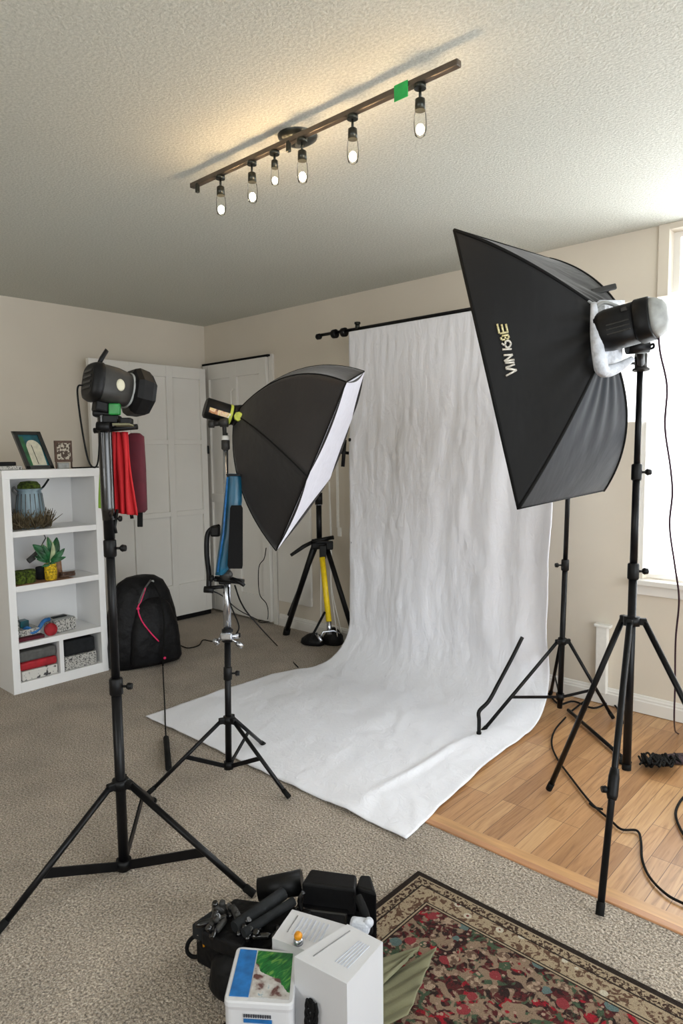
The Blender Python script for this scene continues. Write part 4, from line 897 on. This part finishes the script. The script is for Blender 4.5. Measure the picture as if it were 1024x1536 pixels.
# ------------------------------------------------------------------ backpack
bp = thing('backpack', (-3.88, 2.27, 0), 'large black backpack with pink cord standing beside the bookcase', 'backpack')
Mb = Matrix.Translation((-3.91, 2.32, 0)) @ Matrix.Rotation(R(-8), 4, 'Z') @ Matrix.Diagonal((1, 1.06, .97, 1))    # local x towards room, y width
MB(Mb).sell([(0, .11, .20, 3.2), (.015, .13, .225, 3.2), (.15, .135, .228, 3), (.35, .125, .205, 2.8), (.48, .105, .175, 2.6), (.555, .085, .14, 2.4), (.59, .05, .09, 2.2), (.60, .02, .04, 2)], 40).build('body', 'pack', bp)
MB(Mb).sell([(.02, .06, .15, 3, .115, .03), (.05, .075, .165, 3, .115, .03), (.25, .072, .15, 3, .11, .03), (.40, .05, .11, 2.6, .10, .03), (.46, .02, .06, 2.2, .09, .03)], 36).build('front_pocket', 'pack', bp)
def bpx(px_, py_, x): return onx(px_, py_, x)
MB().tube(catmull([bpx(218, 882, -3.74), bpx(212, 900, -3.73), bpx(207, 912, -3.72), bpx(212, 930, -3.715), bpx(225, 948, -3.71), bpx(238, 962, -3.70)], 6), .0045, 8).build('pink_cord', 'pink', bp, label='pink drawcord')
MB().ball(bpx(207, 913, -3.71), .010, 12).build('cord_toggle', 'pink', bp, label='pink toggle')
MB().ball(bpx(247, 987, -3.66), .009, 12).build('cord_toggle', 'pink', bp, label='pink toggle')
MB().tube(catmull([bpx(228, 872, -3.78), bpx(240, 895, -3.74), bpx(246, 930, -3.70), bpx(246, 965, -3.68), bpx(245, 990, -3.67), fl(244, 998, .01)], 6), .006, 8).build('strap', 'rubber', bp)
MB().tube(catmull([bpx(226, 870, -3.80), bpx(216, 885, -3.74), bpx(208, 905, -3.72)], 5), .006, 8).build('zip_pull', 'grey_box', bp)
MB().ball(bpx(229, 872, -3.78), .009, 10).build('buckle', 'grey_light', bp)

# ------------------------------------------------------------------ rug
mb = MB(); mb.bb((RX, .2, .001), (.9, RY, .010), .003); rg = mb.build('area_rug', 'rug', None, 'floral rug with cream border and dark red field in the lower right', 'rug', origin=(RX, RY, 0))

# ------------------------------------------------------------------ foreground boxes and gear
def quadbox(top, z1, z0, name, mats, **kw):
    tps = [fl(x, y, z1) for x, y in top]; bts = [V((p.x, p.y, z0)) for p in tps]
    mb = MB(); mb.add(bts+tps, [[3, 2, 1, 0], [4, 5, 6, 7], [0, 1, 5, 4], [1, 2, 6, 5], [2, 3, 7, 6], [3, 0, 4, 7]])
    return mb, tps
zt = .235
tall = thing('white_carton', (-1.0, 1.1, .01), 'tall plain white carton in front, nearest the camera, with a black cord', 'carton')
mb, tp_ = quadbox([(441, 1435), (521, 1386), (574, 1413), (520, 1476)], zt, .0105, '', None); mb.build('carton', 'carton', tall)
def tq(u, v, tp_=tp_, dz=.0008): # u along 0->1 , v along 0->3
    a = tp_[0].lerp(tp_[1], u); b_ = tp_[3].lerp(tp_[2], u); p = a.lerp(b_, v); return V((p.x, p.y, p.z+dz))
def strip(us, vs, mat, par, nm, f=tq, dz=.0008, h=.0006):
    mb = MB()
    for (u0, u1) in us:
        for (v0, v1) in vs:
            q = [f(u0, v0), f(u1, v0), f(u1, v1), f(u0, v1)]; mb.add([p-V((0, 0, dz)) for p in q]+[p+V((0, 0, h)) for p in q], [[0, 1, 2, 3], [4, 5, 6, 7], [0, 1, 5, 4], [1, 2, 6, 5], [2, 3, 7, 6], [3, 0, 4, 7]])
    return mb.build(nm, mat, par)
strip([(.16, .90)], [(.205, .225)], 'slot_ink', tall, 'lid_slot')
strip([(.25, .80)], [(.56+.062*k, .585+.062*k) for k in range(5)], 'grey_ink', tall, 'printed_lines')
# cord hanging on the front-left face
fa, fb = tp_[0], tp_[3]; on = (fb-fa).normalized(); nrm = V((on.y, -on.x, 0));
if (CAMPOS-fa).dot(nrm) < 0: nrm = -nrm
mb = MB(); random.seed(2)
for k in range(8):
    pts = []
    for j in range(9):
        a = j/8; p = fa+on*((fb-fa).length*(.36+.09*math.sin(a*7+k)+.012*k-.04))+nrm*(.006+.005*abs(math.sin(a*5+k))); p.z = zt-.075-a*.14; pts.append(p)
    mb.tube(catmull(pts, 4), .0032, 6)
mb.build('coiled_cord', 'rubber', None, 'black cord bundled against the front of the tall white carton', 'cord')
lp2 = [fl(x, y, .205) for x, y in ((400, 1419), (438, 1364), (531, 1389), (500, 1450))]
low = thing('white_carton', (-1.15, 1.15, .01), 'low white carton with printed lines behind the tall one', 'carton')
zt2 = .19
mb, tp2 = quadbox([(408, 1407), (438, 1364), (521, 1388), (497, 1440)], zt2, .0105, '', None); mb.build('carton', 'carton', low)
f2_ = lambda u, v: tq(u, v, tp2)
strip([(.30, .86)], [(.15, .165)], 'slot_ink', low, 'lid_slot', f2_)
strip([(.28, .86)], [(.24+.075*k, .27+.075*k) for k in range(7)], 'grey_ink', low, 'printed_lines', f2_)
og = thing('orange_capsule', fl(447, 1422, zt2), 'small orange capsule on a silver base on the low carton', 'ornament')
pO = tp2[0].lerp(tp2[3], .42).lerp(tp2[1].lerp(tp2[2], .42), .10)
MB().ball(V((pO.x, pO.y, zt2+.020)), .0105, 14, sc=(1, 1, 1)).build('capsule', 'orange', og); MB(Matrix.Translation((pO.x, pO.y, zt2))).lathe([(.001, .001), (.0115, .001), (.012, .008), (.010, .014), (.001, .015)], 16).build('base', 'chrome', og)
mb = MB(); pk = fl(540, 1388, .2); mb.box(pk, (.05, .03, .03), Matrix.Rotation(R(30), 3, 'Z'), .008); mb.ball(pk+V((.02, .01, .012)), .012); mb.build('plastic_bag', 'silver_cloth', None, 'crumpled clear plastic behind the tall white carton', 'plastic')

# blue printed box (tapered tub with rounded top)
zb_ = .17
bx = thing('printed_box', (-1.05, .95, .0), 'white box with blue band and green photo on its lid, at the bottom edge', 'box')
tp3 = [fl(x, y, zb_) for x, y in ((357, 1420), (444, 1428), (438, 1506), (337, 1500))]
cen3 = sum(tp3, V((0, 0, 0)))/4
def rq(k, z, s=1.0, n=6, rad=.10):
    out = []
    P = [cen3+(p-cen3)*s for p in tp3]
    for i in range(4):
        a, b_, c_ = P[i-1], P[i], P[(i+1) % 4]
        for j in range(n+1):
            t = j/n; s0 = b_.lerp(a, rad); s1_ = b_.lerp(c_, rad); q = bez(s0, b_, s1_, t); out.append(V((q.x, q.y, z)))
    return out
mb = MB(); mb.loft([rq(0, .001, .98), rq(0, .01, 1.02), rq(0, zb_-.02, 1.03), rq(0, zb_-.012, 1.05), rq(0, zb_-.003, 1.04), rq(0, zb_, 1.0)], True, 0, False); mb.build('box', 'carton', bx)
f3_ = lambda u, v: tq(u, v, tp3)
strip([(.05, .34)], [(.05, .93)], 'blue_lid' if 'blue_lid' in M else 'blue_toy', bx, 'blue_band', f3_)
m, nt, b = newmat('plant_photo'); tcx = nt.nodes.new('ShaderNodeTexCoord'); sx = nt.nodes.new('ShaderNodeSeparateXYZ'); nt.links.new(tcx.outputs['Generated'], sx.inputs[0])
mpx = nt.nodes.new('ShaderNodeMapping'); mpx.inputs['Scale'].default_value = (14, 3, 1); nt.links.new(tcx.outputs['Generated'], mpx.inputs[0])
nx = N(nt, 'ShaderNodeTexNoise', Scale=1.6, Detail=4.0, Distortion=.8); nt.links.new(mpx.outputs[0], nx.inputs[0])
gr = ramp(nt, nx.outputs[0], [(.3, srgb(10, 60, 30)), (.55, srgb(30, 110, 48)), (.75, srgb(120, 160, 70))])
n5 = N(nt, 'ShaderNodeTexNoise', Scale=5.0, Detail=3.0); nt.links.new(tcx.outputs['Generated'], n5.inputs[0])
lw = ramp(nt, n5.outputs[0], [(.38, srgb(92, 60, 56)), (.46, srgb(168, 162, 156)), (.62, srgb(190, 188, 184)), (.68, srgb(30, 120, 150))])
M['plant_photo'] = m
tt = math_(nt, 'ADD', sx.outputs[1], math_(nt, 'MULTIPLY', n5.outputs[0], .25))
nt.links.new(mix(nt, math_(nt, 'GREATER_THAN', tt, .58), lw, gr), b.inputs['Base Color']); b.inputs['Roughness'].default_value = .3
strip([(.36, .95)], [(.05, .93)], 'plant_photo', bx, 'lid_photo', f3_)
# text on the front of the box
fa, fb = tp3[3], tp3[2]; on = (fb-fa).normalized(); nrm = V((on.y, -on.x, 0)); nrm = nrm if (CAMPOS-fa).dot(nrm) > 0 else -nrm
L3 = (fb-fa).length
def tagbox(u0, u1, za, zb2, mat, nm):
    mb = MB(); q = [(fa+on*(L3*u), z) for u, z in ((u0, za), (u1, za), (u1, zb2), (u0, zb2))]
    vs = [V((p.x, p.y, z))+nrm*(.0035) for p, z in q]+[V((p.x, p.y, z))+nrm*.0052 for p, z in q]
    mb.add(vs, [[0, 1, 2, 3], [4, 5, 6, 7], [0, 1, 5, 4], [1, 2, 6, 5], [2, 3, 7, 6], [3, 0, 4, 7]]); mb.build(nm, mat, bx)
tagbox(.28, .70, zb_-.046, zb_-.038, 'blue_toy', 'printed_line')
for k in range(12): tagbox(.28+.035*k, .28+.035*k+.022, zb_-.034, zb_-.027, 'dark_ink', 'printed_character')
tagbox(.86, .92, zb_-.10, zb_-.06, 'dark_ink', 'printed_code')

# olive cloth
oc = thing('olive_cloth', (-.9, 1.1, .01), 'olive green pleated cloth fanned on the rug beside the cartons', 'cloth')
def sheet(base_pts, tips, z0, z1, folds, ph):
    a0, a1 = base_pts; b0_, b1_ = tips
    def fn(u, v):
        p = a0.lerp(b0_, v).lerp(a1.lerp(b1_, v), u); p.z = z0+(z1-z0)*(v)+.006+.010*abs(math.sin(u*folds+ph))*(.3+.7*v); return p
    return MB().grid(fn, 40, 16).build('cloth_wing', 'olive', oc, solid=.002)
sheet((fl(571, 1500), fl(573, 1458)), (fl(612, 1462), fl(630, 1446)), .03, .035, 8, 0)
sheet((fl(560, 1560), fl(573, 1480)), (fl(612, 1545), fl(655, 1438)), .012, .025, 12, 1)

# black gear: padded tray with parts
gt = thing('gear_bag', (-1.45, 1.15, .0), 'open black gear bag with ring handle lying by the left stand foot', 'bag')
zg = .085
def slabq(pts, z0, z1, name, mat, par, bev=0, **kw):
    tps = [fl(x, y, z) for (x, y, z) in pts]; bt_ = [V((p.x, p.y, z0)) for p in tps]
    mb = MB(); mb.add(bt_+tps, [[3, 2, 1, 0], [4, 5, 6, 7], [0, 1, 5, 4], [1, 2, 6, 5], [2, 3, 7, 6], [3, 0, 4, 7]])
    o = mb.build(name, mat, par, **kw); md = o.modifiers.new('bevel', 'BEVEL'); md.width = .008; md.segments = 3
    return o
slabq([(292, 1392, .10), (352, 1346, .10), (470, 1362, .14), (405, 1432, .13)], .0, 0, 'bag_body', 'pack', gt)
slabq([(286, 1385, .125), (334, 1352, .125), (352, 1358, .12), (304, 1394, .12)], .08, 0, 'bag_flap', 'charcoal', gt)
slabq([(300, 1396, .14), (345, 1362, .14), (400, 1372, .15), (362, 1420, .15)], .10, 0, 'padded_tray', 'pack', gt)
random.seed(11)
for k in range(15):
    x = random.uniform(310, 420); y = 1352+random.uniform(0, 45)+(x-310)*.12; z = .155; p = fl(x, y, z); L = random.uniform(.02, .05)
    dr = V((random.uniform(-1, 1), random.uniform(-1, 1), random.uniform(-.2, .2))).normalized()
    mb = MB(); mb.tube([p-dr*L, p-dr*L*.7, p+dr*L*.7, p+dr*L], [.005, .009, .009, .006], 10); knob(mb, p, V((random.uniform(-1, 1), random.uniform(-1, 1), 1)), .009, .025)
    mb.build('clamp_fitting', 'black_gloss' if k % 3 else 'dark_grey', gt)
mb = MB(); mb.tube([fl(352, 1392, .16), fl(425, 1340, .17)], .017, 12); mb.tube([fl(365, 1400, .165), fl(440, 1352, .17)], .012, 12); mb.build('padded_strap', 'charcoal', gt)
mb = MB(); cR = fl(296, 1419, .04); mb.tube([cR+(rgt*math.cos(a)+V((0, .3, .95)).normalized()*math.sin(a))*.028 for a in [2*math.pi*k/28 for k in range(29)]], .0055, 8); mb.build('ring_handle', 'rubber', gt)
mb = MB(); mb.tube([fl(300, 1402, .09), fl(305, 1410, .075), fl(306, 1420, .06)], .0035, 8); mb.build('orange_tag', 'orange', gt, label='orange pull tag')
mb = MB(); mb.tube([fl(298, 1400, .10), fl(299, 1412, .07)], .006, 8); mb.build('tag_loop', 'chrome', gt)
mb = MB(); pR = fl(425, 1338, .14); mb.tube([pR+V((-.06, -.04, .0)), pR+V((.03, .045, .02))], [.030, .034], 18); mb.build('lens_tube', 'black_plastic', None, 'black padded tube lying across the gear bag', 'tube')
mb = MB(Matrix.Translation(fl(352, 1490, .0)) @ Matrix.Rotation(R(20), 4, 'Z')); mb.sell([(0, .06, .035, 2.3), (.02, .07, .045, 2.3), (.08, .06, .04, 2.2), (.11, .02, .015, 2)], 22); mb.build('lens_pouch', 'pack', None, 'small black pouch beside the printed box', 'pouch')
# black battery case
cs = thing('equipment_case', (-1.3, 1.3, 0), 'boxy black equipment case with raised lid behind the white cartons', 'case')
slabq([(452, 1352, .12), (475, 1318, .12), (560, 1338, .12), (545, 1386, .12)], .0, 0, 'case_body', 'pack', cs)
slabq([(452, 1324, .20), (466, 1302, .20), (535, 1311, .20), (533, 1334, .20)], .12, 0, 'case_lid', 'black_plastic', cs)
slabq([(533, 1330, .19), (540, 1311, .19), (556, 1312, .19), (565, 1340, .19)], .0, 0, 'side_pocket', 'black_plastic', cs)
slabq([(440, 1362, .14), (455, 1338, .14), (530, 1352, .14), (520, 1372, .14)], .10, 0, 'inner_tray', 'black_gloss', cs)
mb = MB(); mb.tube(catmull([fl(536, 1345, .19), fl(545, 1365, .17), fl(552, 1390, .10), fl(557, 1402, .03)], 6), .012, 10); mb.build('carry_strap', 'rubber', cs)
mb = MB(); mb.tube(catmull([fl(455, 1338, .2), fl(449, 1350, .18), fl(452, 1366, .15)], 6), .006, 8); mb.build('buckle', 'black_gloss', cs)

# ------------------------------------------------------------------ light
w = bpy.data.worlds.new('daylight'); scn.world = w; w.use_nodes = True; nt = w.node_tree
bgn = nt.nodes['Background']; bgn.inputs[0].default_value = (.88, .95, 1.0, 1); bgn.inputs[1].default_value = 1.5
def area(name, loc, rot, sx, sy, e, col):
    l = bpy.data.lights.new(name, 'AREA'); l.shape = 'RECTANGLE'; l.size = sx; l.size_y = sy; l.energy = e; l.color = col
    o = bpy.data.objects.new(name, l); COL.objects.link(o); o.location = loc; o.rotation_euler = rot; return o
area('window_daylight', (-.2, YB+.30, 1.55), (R(-90), 0, 0), 2.3, 1.8, 105, (.93, .97, 1.0))
area('side_fill', (2.7, 1.0, 1.45), (R(90), 0, R(90)), 2.6, 1.7, 42, (.93, .97, 1.0))  # added fill from the open right side, lifts the left walls
area('rear_fill', (-1.2, -1.8, 1.75), (R(84), 0, R(8)), 2.4, 1.1, 24, (.94, .98, 1.0))  # added fill behind the camera, brightens the back wall

scn.view_settings.view_transform = 'Standard'; scn.view_settings.look = 'None'
scn.view_settings.exposure = 0.68; scn.view_settings.gamma = 1.0; scn.view_settings.use_curve_mapping = False
